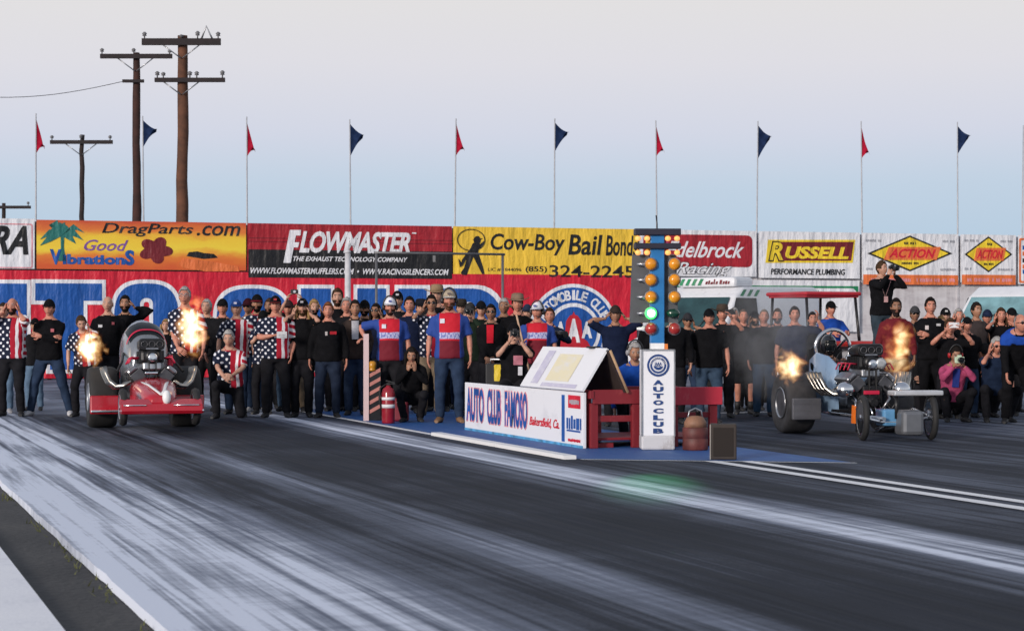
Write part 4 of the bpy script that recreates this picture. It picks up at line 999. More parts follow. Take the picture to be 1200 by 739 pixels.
# ---------------------------------------------------------------- vans and cart behind the crowd
VANW = M('van_white', (.74,.75,.78), .3, coat=.4, var=.04); VGLASS = M('van_glass', (.16,.30,.33), .12, var=.4, vs=2); VGLASD = M('van_glass_dark', (.02,.055,.06), .12, var=.4, vs=2)
def van(loc, rz, label, stripes):
    """forward is -y, 5.2 m long, 2 m wide"""
    v = thing('white_van', label, 'van', loc, rz)
    prof = [(-2.55,.35),(-2.6,.75),(-2.45,1.02),(-1.75,1.22),(-1.05,2.02),(-.7,2.22),(2.4,2.26),(2.55,2.1),(2.6,.45),(2.45,.32)]
    bm = bmesh.new(); vs = [[bm.verts.new((sx*(1.0 if z < 1.3 else 1.0-.12*(z-1.3)), y, z)) for (y, z) in prof] for sx in (-1, 1)]
    n = len(prof); bm.faces.new(vs[0]); bm.faces.new(vs[1][::-1])
    for i in range(n): bm.faces.new((vs[0][i], vs[1][i], vs[1][(i+1) % n], vs[0][(i+1) % n])[::-1])
    bmesh.ops.recalc_face_normals(bm, faces=bm.faces); bmesh.ops.bevel(bm, geom=list(bm.edges), offset=.07, segments=3, affect='EDGES', profile=.6)
    bm.verts.index_update(); mb = MB(); mb.add([q.co for q in bm.verts], [[q.index for q in f.verts] for f in bm.faces], 0, True); bm.free()
    mb.build('body', VANW, v)
    mb = MB(); a, b_ = V((0,-1.70,1.29)), V((0,-1.12,1.985)); nrm = V((0,-(b_-a).z,(b_-a).y)).normalized()*.012
    mb.add([V((-.86,a.y,a.z))+nrm, V((.86,a.y,a.z))+nrm, V((.80,b_.y,b_.z))+nrm, V((-.80,b_.y,b_.z))+nrm], [(0,1,2,3)]); mb.add([V((-.86,a.y,a.z)), V((.86,a.y,a.z)), V((.80,b_.y,b_.z)), V((-.80,b_.y,b_.z))], [(3,2,1,0)])
    ws = mb.build('windscreen', VGLASD if stripes else VGLASS, v)
    for q in (-.3, .3):
        mb = MB(); mb.tube([(q,-1.73,1.30),(q+.22,-1.48,1.61)], .012, 5); mb.build('wiper', BLACKP, ws)
    for sx in (-1, 1):
        for (y0, y1, sl) in ((-1.05,-.25,.42),):
            mb = MB(); pts = [(y0-sl*.9,1.36),(y1,1.36),(y1,1.98),(y0,1.98)]
            f = lambda y, z, e: V((sx*(1.0-.12*(z-1.3)+e), y, z))
            mb.add([f(y,z,.012) for y,z in pts]+[f(y,z,-.01) for y,z in pts], [(0,1,2,3),(7,6,5,4),(0,4,5,1),(1,5,6,2),(2,6,7,3),(3,7,4,0)]); mb.build('side_window', GLASSD, v)
        for y in (-1.75, 1.65):
            wheel(v, 'wheel', (sx*.86,y,.33), .33, .22, .20)
        mb = MB(); mb.bbox((sx*.78,-2.50,.82), (.30,.12,.18), .03); mb.build('headlight', M('lamp_clear', (.6,.62,.66), .1, .3), v)
        mb = MB(); mb.bbox((sx*1.12,-1.25,1.42), (.16,.08,.26), .03); mb.build('mirror', BLACKP, v)
    mb = MB(); mb.bbox((0,-2.575,.72), (1.0,.06,.22), .02)
    for k in range(4): mb.box((0,-2.61,.645+.05*k), (.98,.012,.012))
    mb.build('grille', BLACKP, v)
    mb = MB(); mb.bbox((0,-2.6,.42), (1.9,.16,.20), .05); mb.build('bumper', M('bumper_grey', (.12,.12,.13), .6), v)
    if stripes:
        mb = MB()
        for k in range(3):
            mb.add([(1.003-.12*(z-1.3), -.9+.28*k+q, z) for q, z in ((0,2.02),(.13,2.02),(.30,2.16),(.17,2.16))], [(0,1,2,3)])
        mb.build('green_stripe', VGREEN, v)
        mb = MB(); mb.bbox((0,-.45,2.33), (1.5,.8,.22), .08); mb.build('roof_cap', VANW, v)
        mb = MB()
        for k in range(4): mb.prism([(-.68+.16*k,2.26),(-.60+.16*k,2.26),(-.52+.16*k,2.40),(-.60+.16*k,2.40)], -.862, -.856, 'Y')
        mb.build('green_stripe', VGREEN, v)
        mb = MB(); [mb.prism([(q,2.28),(q+w_,2.28),(q+w_+.02,2.28+h_),(q+.02,2.28+h_)], -.862, -.856, 'Y') for q, w_, h_ in ((0,.05,.06),(.07,.04,.08),(.13,.06,.05),(.21,.03,.11),(.26,.05,.06),(.36,.06,.09),(.44,.04,.06),(.50,.05,.07),(.57,.04,.06))]; mb.build('lettering', VMAR, v)
        for k, mt in enumerate((VDRED, VYEL, VPURP)[:0]):
            mb = MB(); mb.box((.985-.12*.72, .3+.75*k, 2.045), (.05,.32,.09)); mb.v = [V((p.x+.03,p.y,p.z)) for p in mb.v]; mb.build('side_decal', mt, v)
    return v
van((xat(851,46), 46.0, 0), radians(-38), 'white van with green roof stripes and red lettering, half hidden by the start light tree', True)
van((xat(1205,44)+.3, 45.0, 0), radians(-42), 'white van with pale blue windscreen at the right edge below the compact diamond sign', False)
# utility cart
cY = 36.5; ct = thing('utility_cart', 'open utility cart with red canopy and white body behind the pale blue drag car', 'cart', (xat(962,cY), cY, 0), radians(24))
mb = MB(); mb.bbox((0,.25,1.93), (1.15,1.35,.07), .03); mb.bbox((0,.25,1.885), (1.08,1.25,.04), .01); mb.build('canopy', M('canopy_red', (.45,.02,.035), .5), ct)
mb = MB(); mb.bbox((0,.25,.66), (1.25,2.1,.34), .06); mb.bbox((0,-.62,.86), (1.22,.5,.30), .08); mb.bbox((0,1.0,1.02), (1.2,.55,.45), .04); mb.build('body', VANW, ct)
mb = MB(); mb.bbox((.0,-.78,1.06), (1.10,.62,.10), .045); mb.build('hood', M('hood_red', (.50,.03,.025), .4, coat=.3), ct)
for sx in (-1, 1):
    for y0, y1 in ((-.45,-.32),(.85,.80)):
        mb = MB(); mb.tube([(sx*.52,y0,.9),(sx*.50,y1,1.88)], .028, 6); mb.build('canopy_post', BLACKP, ct)
    for y in (-.80,1.0): wheel(ct, 'wheel', (sx*.56,y,.28), .28, .2, .15)
    mb = MB(); mb.ell((sx*.42,-1.0,.88), (.09,.05,.07)); mb.build('headlight', M('lamp_clear', (.6,.62,.66), .1, .3), ct)
mb = MB(); mb.bbox((0,.55,.88), (1.1,.5,.14), .05); mb.bbox((0,.76,1.14), (1.1,.10,.40), .04); mb.build('seat', M('seat_black', (.012,.012,.014), .8), ct)
mb = MB(); mb.lathe([(.17,0),(.185,-.012),(.185,.012)], (-.22,-.12,1.22), 'Y', 20, closed=True); mb.tube([(-.22,-.12,1.22),(-.22,-.42,.95)], .02, 6); mb.build('steering_wheel', BLACKP, ct)
# steps under the standing cameraman
st_o = thing('road_case', 'black road case the standing cameraman is up on', 'case', (xat(1033,35.2), 35.2, 0), 0)
mb = MB(); mb.bbox((0,0,.335), (1.1,.7,.66), .015); mb.build('body', M('case_black', (.015,.016,.018), .6), st_o)
mb = MB()
for sx in (-1,1):
    for z in (.02,.65): mb.box((sx*.54,-.345,z if z > .1 else .03), (.06,.03,.06))
mb.box((0,-.353,.45), (1.08,.012,.02)); mb.build('metal_trim', STEEL, st_o)

def smoke(px, py_, Y, r, dens):
    m = bpy.data.materials.new('thin_smoke'); m.use_nodes = True; nt = m.node_tree
    nt.nodes.remove(nt.nodes['Principled BSDF']); out = [n for n in nt.nodes if n.type == 'OUTPUT_MATERIAL'][0]
    t = nd(nt, 'ShaderNodeTexCoord'); o = t.outputs['Object']
    mp = nd(nt, 'ShaderNodeMapping'); nt.links.new(o, mp.inputs[0]); mp.inputs['Scale'].default_value = tuple(1/q for q in r)
    vm = nd(nt, 'ShaderNodeVectorMath', operation='LENGTH'); nt.links.new(mp.outputs[0], vm.inputs[0])
    n = noise(nt, o, 2.6, 4)
    k = mth(nt, 'MULTIPLY', ramp(nt, mth(nt, 'SUBTRACT', 1.0, vm.outputs['Value']), [(.0, 0.0), (.55, 1.0)]), ramp(nt, n, [(.36, 0.0), (.66, 1.0)]))
    pv = nd(nt, 'ShaderNodeVolumePrincipled'); pv.inputs['Color'].default_value = (.78,.78,.80,1); pv.inputs['Anisotropy'].default_value = .2
    nt.links.new(mth(nt, 'MULTIPLY', k, dens), pv.inputs['Density']); nt.links.new(pv.outputs[0], out.inputs['Volume'])
    mb = MB(); mb.ell((0,0,0), r, 0, 20, 14); ob = mb.build('smoke', m); ob.location = (xat(px,Y), Y, zat(py_,Y)); ob['kind'] = 'stuff'
    tag(ob, 'thin grey exhaust smoke drifting off the pale blue drag car', 'smoke')
smoke(905, 395, 27.6, (.75,.5,.95), 1.2)
# ---------------------------------------------------------------- people
def flag_cloth(sd=0):
    m, nt, b = new_mat('flag_shirt_cloth')
    o, x, y, z = objxyz(nt)
    wn = nd(nt, 'ShaderNodeTexNoise'); wn.noise_dimensions = '4D'; wn.inputs['W'].default_value = sd*2.3; wn.inputs['Scale'].default_value = 5.5; wn.inputs['Detail'].default_value = 2; nt.links.new(o, wn.inputs['Vector'])
    ws = nd(nt, 'ShaderNodeSeparateXYZ'); nt.links.new(wn.outputs['Color'], ws.inputs[0])
    ax = mth(nt, 'ADD', x, mth(nt, 'ADD', mth(nt, 'MULTIPLY', mth(nt, 'SUBTRACT', ws.outputs[0], .5), .055), sd*.008-.012)); zw = mth(nt, 'ADD', z, mth(nt, 'MULTIPLY', mth(nt, 'SUBTRACT', ws.outputs[1], .5), .06))
    # white stars as dots on navy
    mp = nd(nt, 'ShaderNodeMapping'); nt.links.new(comb(nt, mth(nt, 'ADD', ax, sd*.37), zw), mp.inputs[0]); mp.inputs['Rotation'].default_value = (0, 0, radians(45)); mp.inputs['Scale'].default_value = (1, 1, 1)
    vo = nd(nt, 'ShaderNodeTexVoronoi'); vo.voronoi_dimensions = '2D'; vo.inputs['Scale'].default_value = 12.0+sd*.7; vo.inputs['Randomness'].default_value = .22
    nt.links.new(mp.outputs[0], vo.inputs['Vector'])
    dots = ramp(nt, vo.outputs['Distance'], [(.19, 1.0), (.27, 0.0)])
    navy = mixc(nt, dots, (.008,.012,.032), (.74,.75,.80))
    fr = mth(nt, 'FRACT', mth(nt, 'MULTIPLY', ax, 11.0))
    st = mixc(nt, ramp(nt, fr, [(.0, 0.0), (.50, 0.0), (.54, 1.0)]), (.72,.71,.74), (.38,.012,.03))
    diag = mth(nt, 'FRACT', mth(nt, 'MULTIPLY', mth(nt, 'ADD', zw, mth(nt, 'MULTIPLY', ax, .35)), 9.5))
    st2 = mixc(nt, ramp(nt, diag, [(.0, 0.0), (.46, 0.0), (.5, 1.0)]), (.72,.71,.74), (.38,.012,.03))
    right = mixc(nt, mth(nt, 'GREATER_THAN', ax, .195), st, st2)
    right = mixc(nt, mth(nt, 'LESS_THAN', ax, .095), right, (.38,.012,.03))
    col = mixc(nt, mth(nt, 'GREATER_THAN', ax, .02), navy, right)
    nt.links.new(col, b.inputs['Base Color']); b.inputs['Roughness'].default_value = .8; b.inputs['Specular IOR Level'].default_value = .2
    bump(nt, b, noise(nt, o, 9, 4), .5, .015)
    return m
def official_cloth():
    m, nt, b = new_mat('official_shirt_cloth')
    o, x, y, z = objxyz(nt)
    w = mth(nt, 'MULTIPLY', mth(nt, 'SUBTRACT', noise(nt, o, 5, 3), .5), .03)
    ax = mth(nt, 'ADD', mth(nt, 'ABSOLUTE', x), w); zz = mth(nt, 'ADD', z, w)
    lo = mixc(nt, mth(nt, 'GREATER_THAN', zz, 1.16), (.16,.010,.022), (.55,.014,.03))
    band = mth(nt, 'MULTIPLY', mth(nt, 'GREATER_THAN', zz, 1.185), mth(nt, 'LESS_THAN', zz, 1.275))
    ink = noise(nt, comb(nt, mth(nt, 'MULTIPLY', x, 60.), 0.0, mth(nt, 'MULTIPLY', z, 25.)), 1.0, 1)
    bandc = mixc(nt, mth(nt, 'GREATER_THAN', ink, .54), (.46,.47,.68), (.14,.17,.42))
    fr = mixc(nt, band, lo, bandc)
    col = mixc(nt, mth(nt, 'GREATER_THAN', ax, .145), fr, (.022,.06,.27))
    nt.links.new(col, b.inputs['Base Color']); b.inputs['Roughness'].default_value = .75; b.inputs['Specular IOR Level'].default_value = .25
    bump(nt, b, noise(nt, o, 9, 4), .5, .015)
    return m
FLAGS = [flag_cloth(q) for q in range(4)]; OFFI = official_cloth()
def skin(tone):
    key = ('skin', tone)
    if key in _M: return _M[key]
    m, nt, b = new_mat('skin')
    o, x, y, z = objxyz(nt)
    f = noise(nt, o, 14, 4)
    c = tone
    nt.links.new(mixc(nt, ramp(nt, f, [(.3, 0.0), (.7, 1.0)]), tuple(v*.78 for v in c), tuple(min(1, v*1.15) for v in c)), b.inputs['Base Color'])
    b.inputs['Roughness'].default_value = .55; b.inputs['Subsurface Weight'].default_value = .08; b.inputs['Subsurface Radius'].default_value = (.02,.008,.005); b.inputs['Subsurface Scale'].default_value = .3
    _M[key] = m; return m
FAIR, TANS, RUDD, OLIV = (.50,.27,.19), (.36,.18,.11), (.52,.22,.15), (.28,.14,.085)
LIPS = M('lips', (.30,.09,.08), .5); EYEW = M('eye_white', (.55,.53,.52), .3); EYED = M('eye_dark', (.02,.015,.012), .2)

def g2(x, s): return exp(-(x/s)**2)
def head_point(t, p, grow=0.0):
    """t polar from the crown, p azimuth from the face (-y)"""
    x = .076*sin(t)*sin(p); y = -.098*sin(t)*cos(p); z = .120*cos(t)
    f = max(0.0, cos(p))
    if z < -.01:
        k = min(1.0, (-.01-z)/.11); x *= 1-.38*k**1.4
        if cos(p) < 0: y *= 1-.55*k
    if cos(p) > 0 and z < .03: y = min(y, 0) * (1+.06*g2(z+.1,.03))
    if grow == 0.0 and f > 0.2:
        fx = abs(x)
        y -= .024*g2(fx,.014)*g2(z+.018,.022) + .012*g2(fx,.012)*g2(z-.008,.02)
        y += .012*g2(fx-.032,.017)*g2(z-.016,.014)
        y -= .007*g2(fx-.03,.03)*g2(z-.038,.012)
        y -= .008*g2(fx,.022)*g2(z+.060,.012) + .009*g2(fx,.025)*g2(z+.104,.018)
        y += .004*g2(fx,.03)*g2(z+.080,.008)
        y -= .005*g2(fx-.045,.02)*g2(z+.02,.02)
    if grow:
        l = sqrt(x*x+y*y+z*z) or 1; x += grow*x/l; y += grow*y/l; z += grow*z/l
    return V((x, y, z))
NT_, NP_ = 22, 30
def head_mesh(mb, T, mi):
    vs = []; fs = []
    for i in range(NT_+1):
        for j in range(NP_): vs.append(T @ head_point(pi*i/NT_, 2*pi*j/NP_))
    for i in range(NT_):
        for j in range(NP_):
            k = (j+1) % NP_; fs.append((i*NP_+j, (i+1)*NP_+j, (i+1)*NP_+k, i*NP_+k))
    mb.add(vs, fs, mi, True)
def head_shell(mb, T, keep, grow, jag=0.0, thick=True, seed=0):
    """a thickened patch of the head surface (hair, beard, cap crown)"""
    rnd = random.Random(seed); idx = {}; vs = []; fs = []
    def vid(i, j, q):
        j %= NP_
        if (i, j, q) not in idx:
            gr = (grow(pi*i/NT_, 2*pi*j/NP_) if callable(grow) else grow) * (1 + jag*rnd.uniform(-1, 1)) if q else .0005
            idx[(i, j, q)] = len(vs); vs.append(T @ head_point(pi*i/NT_, 2*pi*j/NP_, gr))
        return idx[(i, j, q)]
    cells = set()
    for i in range(NT_):
        for j in range(NP_):
            p = head_point(pi*(i+.5)/NT_, 2*pi*(j+.5)/NP_)
            ph = (2*pi*(j+.5)/NP_ + pi) % (2*pi) - pi
            if keep(p, ph): cells.add((i, j))
    for (i, j) in cells:
        fs.append((vid(i,j,1), vid(i+1,j,1), vid(i+1,j+1,1), vid(i,j+1,1)))
        for (di, dj, a, b_) in ((-1,0,(i,j+1),(i,j)),(1,0,(i+1,j),(i+1,j+1)),(0,-1,(i,j),(i+1,j)),(0,1,(i+1,j+1),(i,j+1))):
            n = (i+di, (j+dj) % NP_)
            if n not in cells and 0 <= n[0] < NT_:
                fs.append((vid(*a,1), vid(*a,0), vid(*b_,0), vid(*b_,1))[::-1])
    mb.add(vs, fs, 0, True)
def hand(mb, w, d, nrm, side, curl=.5, k=1.0, mi=0):
    """palm, four unequal fingers and a thumb; w wrist, d pointing, nrm palm normal (fingers curl toward it)"""
    d = d.normalized(); nrm = (nrm - d*nrm.dot(d)); nrm = nrm.normalized() if nrm.length > 1e-4 else d.orthogonal().normalized()
    a = d.cross(nrm)*side                # toward the thumb side
    def ring(c, hw, ht): return [c + a*(hw*cos(2*pi*j/10)) + nrm*(ht*sin(2*pi*j/10)) for j in range(10)]
    mb.loft([ring(w-d*.015*k, .024*k, .019*k), ring(w+d*.02*k, .034*k, .017*k), ring(w+d*.06*k, .042*k, .016*k), ring(w+d*.088*k, .040*k, .013*k)], mi)
    for q, (off, L) in enumerate(((.030,.070),(.010,.080),(-.011,.074),(-.031,.058))):
        p = w + d*.078*k + a*off*k; pts = [p]; dd = d.copy()
        for seg, fr in enumerate((.45,.32,.23)):
            ang = curl*(.5+.45*seg)*(1+.08*q)
            dd = (d*cos(ang*1.1) + nrm*sin(ang*1.1)).normalized(); p = p + dd*L*fr*k*1.1; pts.append(p)
        mb.tube(pts, [.0098*k,.0092*k,.0082*k,.006*k], 6, mi)
    p = w + d*.028*k + a*.030*k
    t1 = p + (a*.75+d*.6+nrm*.25).normalized()*.040*k; t2 = t1 + (d*.85+a*.2+nrm*.35*(1+curl)).normalized()*.032*k; t3 = t2 + (d*.85+nrm*.4*(1+curl)-a*.1).normalized()*.022*k
    mb.tube([p-a*.012*k, t1, t2, t3], [.015*k,.0125*k,.0105*k,.007*k], 6, mi)
def ik(A, B, l1, l2, pole):
    d = B-A; L = d.length; m = l1+l2-.004
    if L > m: B = A + d*(m/L); d = B-A; L = m
    if L < abs(l1-l2)+.01: L = abs(l1-l2)+.01
    u = d.normalized(); c = (l1*l1 - l2*l2 + L*L)/(2*L); h = sqrt(max(0, l1*l1-c*c))
    pl = pole - u*pole.dot(u); pl = pl.normalized() if pl.length > 1e-4 else u.orthogonal().normalized()
    return A + u*c + pl*h, B
def ell_ring(c, rx, ry, R, n=18, p=2.3):
    out = []
    for j in range(n):
        a = 2*pi*j/n; x = abs(cos(a))**(2/p)*(1 if cos(a) > 0 else -1); y = abs(sin(a))**(2/p)*(1 if sin(a) > 0 else -1)
        out.append(c + R @ V((rx*x, ry*y, 0)))
    return out
TORSO = [(.80,.140,.105,0),(.86,.158,.115,.0),(.93,.165,.12,0),(1.02,.155,.112,0),(1.12,.150,.112,-.004),(1.24,.168,.122,-.006),(1.34,.180,.122,-.002),(1.41,.168,.105,.006),(1.455,.115,.082,.012),(1.49,.062,.060,.010)]
npers = [0]
BASE = {}
def person(px, fy, label, h=None, top_y=None, Y=None, gz=0.0, rot=0.0, b=1.0, top=(.012,.012,.014), sleeve='l', bot=(.012,.012,.015), shoe=(.02,.02,.022),
           hair=('short',(.03,.02,.015)), hat=None, glasses=None, beard=None, ears=None, tone=FAIR, arms=('down','down'), stance=.11, stagger=0.0,
           pelvis=None, lean=0.0, roll=0.0, head=(0,0), feet=None, pant='long', inner=None, logo=None, group=None, loc=None, lapel=None, knee=None, curl=None, band=None, yoke=None):
    npers[0] += 1; seed = npers[0]; rnd = random.Random(seed)
    if loc is None:
        if Y is None: Y = g(px, fy).y
        X = xat(px, Y); loc = V((X, Y, gz))
    else: X, Y = loc[0], loc[1]
    if h is None: h = (zat(top_y, Y)-gz) if top_y else 1.76
    if hat: h -= .02
    k = h/1.75
    P = thing('person', label, 'person', loc, -atan2(-X, Y)*-.0 + radians(rot + rnd.uniform(-5, 5)), group)
    sk = skin(tone); bw = b**.5
    pel0 = V((0,0,.93)); pel = V(pelvis) if pelvis else V((rnd.uniform(-.015,.015), 0, .93 - (.02 if stance > .2 else 0)))
    R = (Euler((radians(lean), radians(roll), 0)).to_matrix())          # positive lean tips the chest toward -y
    R = Matrix.Rotation(radians(lean), 3, 'X') @ Matrix.Rotation(radians(roll), 3, 'Y')
    def T(p): return pel + R @ (V(p)-pel0)
    S = lambda p: V(p)*k
    # ---- joints
    sh = {s: T((s*.168*bw, .012, 1.392)) for s in (-1, 1)}
    if arms == ('down','down') and not logo and 'sides' not in label and 'official' not in label: arms = rnd.choice((('down','down'),('pocket','pocket'),('clasp','clasp'),('cross','cross'),('relax','pocket'),('hip','down'),('back','back')))
    hip = {s: T((s*.088*bw, 0, .90)) for s in (-1, 1)}
    hc = T((0, -.012, 1.625)); Hr = R @ Matrix.Rotation(radians(head[0]), 3, 'Z') @ Matrix.Rotation(radians(head[1]) , 3, 'X')
    if abs(lean) > 25: Hr = Matrix.Rotation(radians(lean*.35), 3, 'X') @ Matrix.Rotation(radians(head[0]), 3, 'Z') @ Matrix.Rotation(radians(head[1]), 3, 'X')
    HT = Matrix.Translation(hc) @ Hr.to_4x4()
    fp = feet or ((-stance, -stagger), (stance, stagger))
    legs = {}
    for s, f in zip((-1, 1), fp):
        fz = f[2] if len(f) > 2 else 0.0
        ank = V((f[0], f[1], .085+fz)); pole = V((s*.12, -1, .15)) if knee is None else V(knee[0 if s < 0 else 1])
        kn, ank = ik(hip[s], ank, .425, .41, pole); legs[s] = (hip[s], kn, ank)
    armj = {}
    for s, a in zip((-1, 1), arms):
        hn = None; pole = V((s*.6, .8, -.3)); pn = V((-s, 0, 0)); cv = .45
        if a == 'down': tgt = T((s*(.245*bw+.02), -.03, .875)); hn = V((0,-.15,-1))
        elif a == 'relax': tgt = T((s*(.235*bw+.02), -.12, .90)); hn = V((-s*.1,-.35,-1))
        elif a == 'cross': tgt = T((-s*.075, -.185-.02*s, 1.19+.02*s)); pole = V((s, .1, -.7)); hn = V((-s, -.1, .25)); pn = V((0,1,0))
        elif a == 'clasp': tgt = T((s*.06, -.215, .93)); hn = V((-s*.7,-.3,-.5)); pn = V((0,1,0))
        elif a == 'hip': tgt = T((s*.20, -.05, 1.0)); pole = V((s, .5, 0)); hn = V((-s*.5,-.5,-.5))
        elif a == 'pocket': tgt = T((s*.205*bw, -.06, .92)); pole = V((s*.6, 1, 0)); hn = V((-s*.1,-.3,-1))
        elif a == 'back': tgt = T((s*.07, .19, .98)); pole = V((s, .2, 0)); hn = V((-s,0,-.3)); pn = V((0,-1,0))
        elif a == 'ear': tgt = HT @ V((s*.118, -.045, -.10)); pole = V((s*.75, -.5, -.9)); hn = Hr @ V((-s*.18, .28, 1)); pn = Hr @ V((-s,0,0)); cv = .2
        elif a == 'earout': tgt = HT @ V((s*.150, -.02, -.06)); pole = V((s*1.2, -.2, -.1)); hn = Hr @ V((-s*.5, .1, .8)); pn = Hr @ V((-s,0,0)); cv = .25
        elif a == 'cam': tgt = HT @ V((s*.075, -.205, -.105)); pole = V((s*.8, -.2, -1)); hn = Hr @ V((-s*.28, -.25, .9)); pn = Hr @ V((-s*.5,.3,0)); cv = .8
        elif a == 'phone': tgt = HT @ V((s*.125, -.30, -.06)); pole = V((s*1.0, -.1, -.8)); hn = Hr @ V((-s*.45, -.2, .8)); pn = V((-s,0,.0)); cv = .7
        elif a == 'high': tgt = HT @ V((s*.13, -.20, .20)); pole = V((s*1.2, -.1, .1)); hn = V((-s*.4, -.1, 1)); pn = V((-s,0,0)); cv = .8
        elif a == 'mouth': tgt = HT @ V((s*.052, -.145, -.185)); pole = V((s*.7, -.2, -1)); hn = V((-s*.15, .1, 1)); pn = V((-s*.5,.9,0)); cv = .25
        elif a == 'hold': tgt = T((s*.09+.0, -.27, 1.16)); pole = V((s, .1, -.8)); hn = V((-s*.8,-.4,.2)); pn = V((0,.2,1))
        elif a == 'salute': tgt = HT @ V((s*.13, -.09, .0)); pole = V((s*1.2, -.2, -.2)); hn = Hr @ V((-s*.8, -.1, .6)); pn = V((0,.2,-1)); cv = .2
        else:
            tgt = V(a[0]); hn = V(a[1]) if len(a) > 1 else None; pole = V(a[2]) if len(a) > 2 else pole; pn = V(a[3]) if len(a) > 3 else pn; cv = .8
        if curl is not None: cv = curl
        el, wr = ik(sh[s], tgt, .285, .255, pole)
        armj[s] = (sh[s], el, wr, hn if hn is not None else (wr-el), pn, cv)
    # ---- body: one skin
    mb = MB(); fat = b
    belly = max(0, b-1.0)
    def rings(g_, z0, z1):
        out = []
        for (z, rx, ry, yo) in TORSO:
            if z0 <= z <= z1:
                bl = belly*.10*g2(z-1.05, .16)
                out.append(ell_ring(T((0, yo-bl*.6, z)), rx*bw*(1+belly*.25*g2(z-1.02,.2))+g_, ry*bw+bl+g_, R))
        return out
    mb.loft(rings(0, .8, 1.5))
    mb.tube([T((0,.018,1.44)), T((0,.008,1.52)), hc - Hr @ V((0,-.012,.06))], [.060*bw,.056*bw,.052], 10)
    for s in (-1, 1):
        A, E, W, hn, pn, cv = armj[s]
        mb.tube([A+(A-E)*.06, A.lerp(E,.3), E, E.lerp(W,.3), W], [.052*bw,.047*bw,.039*bw,.040*bw,.026], 10)
        hp, kn, an = legs[s]
        mb.tube([hp+(hp-kn)*.03, hp.lerp(kn,.35), kn, kn.lerp(an,.3), an], [.070*bw,.062*bw,.044,.046,.034] if pant == 'long' else [.082*bw,.074*bw,.054,.055,.036], 10)
    vs, fs = remeshed(mb, .024, 2)
    body = MB(); body.add(vs, fs, 0, True)
    head_mesh(body, HT, 0)
    for s in (-1, 1):
        A, E, W, hn, pn, cv = armj[s]; hand(body, W, hn, pn, s, cv)
        body.ell(HT @ V((s*.076,.008,-.002)), (.010,.022,.033), 0, 8, 6, Hr)
        if not glasses:
            body.ell(HT @ V((s*.031,-.083,.016)), (.0125,.008,.007), 2, 8, 6, Hr); body.ell(HT @ V((s*.031,-.0895,.016)), (.006,.004,.0065), 3, 8, 6, Hr)
        body.tube([HT @ V((s*.014,-.098,.036)), HT @ V((s*.033,-.096,.042)), HT @ V((s*.050,-.084,.034))], [.004,.005,.003], 5, 4)
    body.tube([HT @ V((-.024,-.092,-.063)), HT @ V((0,-.1035,-.060)), HT @ V((.024,-.092,-.063))], [.003,.0065,.003], 6, 1)
    body.v = [p*k for p in body.v]
    hcol = hair[1] if hair else (.05,.04,.035)
    hm = cloth(hcol, 'hair'); body.build('body', [sk, LIPS, EYEW, EYED, hm], P)
    # ---- garments
    if top is not None:
        z0 = .86 if top in ('flag',) else .88
        mb = MB(); hem = .855 if pelvis is None else .90
        mb.loft([ell_ring(T((0,0,hem)), .168*bw+.022, .122*bw+belly*.06+.022, R)] + rings(.020, hem+.02, 1.47)); sr = 1.0
        for s in (-1, 1):
            A, E, W, hn, pn, cv = armj[s]
            if sleeve == 's': mb.tube([A+(A-E)*.06, A.lerp(E,.10), A.lerp(E,.45), A.lerp(E,.86)], [.052*bw,.066*bw,.066*bw,.070*bw], 12)
            elif sleeve == 'l': mb.tube([A+(A-E)*.06, A.lerp(E,.12), A.lerp(E,.45), E, E.lerp(W,.45), E.lerp(W,.96)], [.050*bw,.065*bw,.064*bw,.056*bw,.051,.041], 12)
            elif sleeve == 'n': mb.tube([A+(A-E)*.06, A.lerp(E,.06)], [.060*bw,.056*bw], 12)
        vs, fs = remeshed(mb, .022, 3, .034, ); q = MB(); q.add([p*k for p in vs], fs, 0, True)
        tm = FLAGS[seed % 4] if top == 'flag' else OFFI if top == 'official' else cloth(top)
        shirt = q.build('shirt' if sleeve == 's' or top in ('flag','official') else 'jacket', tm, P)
        cm = MB(); pts = [T((.066*cos(a), .014+.062*sin(a)-(.03 if sin(a) < -.5 else 0), 1.475-.03*(1 if sin(a) < -.6 else 0))) for a in [2*pi*i/16 for i in range(17)]]
        cm.tube([p*k for p in pts], .014, 6, flat=1.6); cm.build('collar', M('collar_red', (.40,.012,.03), .8) if top in ('flag','official') else tm, shirt)
        if sleeve == 'mix':
            pass
        if logo:
            for (lx, lz, lw, lh, lc) in logo:
                cmb = MB()
                # follow the chest: project onto the shirt surface
                best = -.2
                for p in vs:
                    d_ = (p - T((lx, 0, lz))); lp = R.inverted() @ d_
                    if abs(lp.x) < .03 and abs(lp.z) < .03: best = min(best if best > -.19 else 9, lp.y)
                if best > .5: best = -.15
                cmb.box((0,0,0), (lw,.012,lh)); cmb.v = [ (T((lx+p.x, best-.004+p.y, lz+p.z)))*k for p in cmb.v]
                cmb.build('chest_print', cloth(lc, 'print'), shirt)
        if inner:
            cmb = MB(); ys = -.145*bw-belly*.06
            tri = [T((-.055, ys, 1.44)), T((.055, ys, 1.44)), T((.05, ys-.018, 1.16)), T((-.05, ys-.018, 1.16))]; off = R @ V((0,.05,0))
            cmb.add([p*k for p in tri]+[(p+off)*k for p in tri], [(3,2,1,0),(4,5,6,7),(0,1,5,4),(1,2,6,5),(2,3,7,6),(3,0,4,7)]); cmb.build('undershirt', cloth(inner), P)
        if band:
            cmb = MB(); cmb.tube([(T((sx_, -.155*bw, z_)))*k for sx_, z_ in ((-.10,1.42),(-.01,1.15),(.09,1.42))], .006, 5); cmb.box(T((0,-.165*bw,1.12))*k, (.07,.01,.10)); cmb.build('lanyard', cloth(band), P)
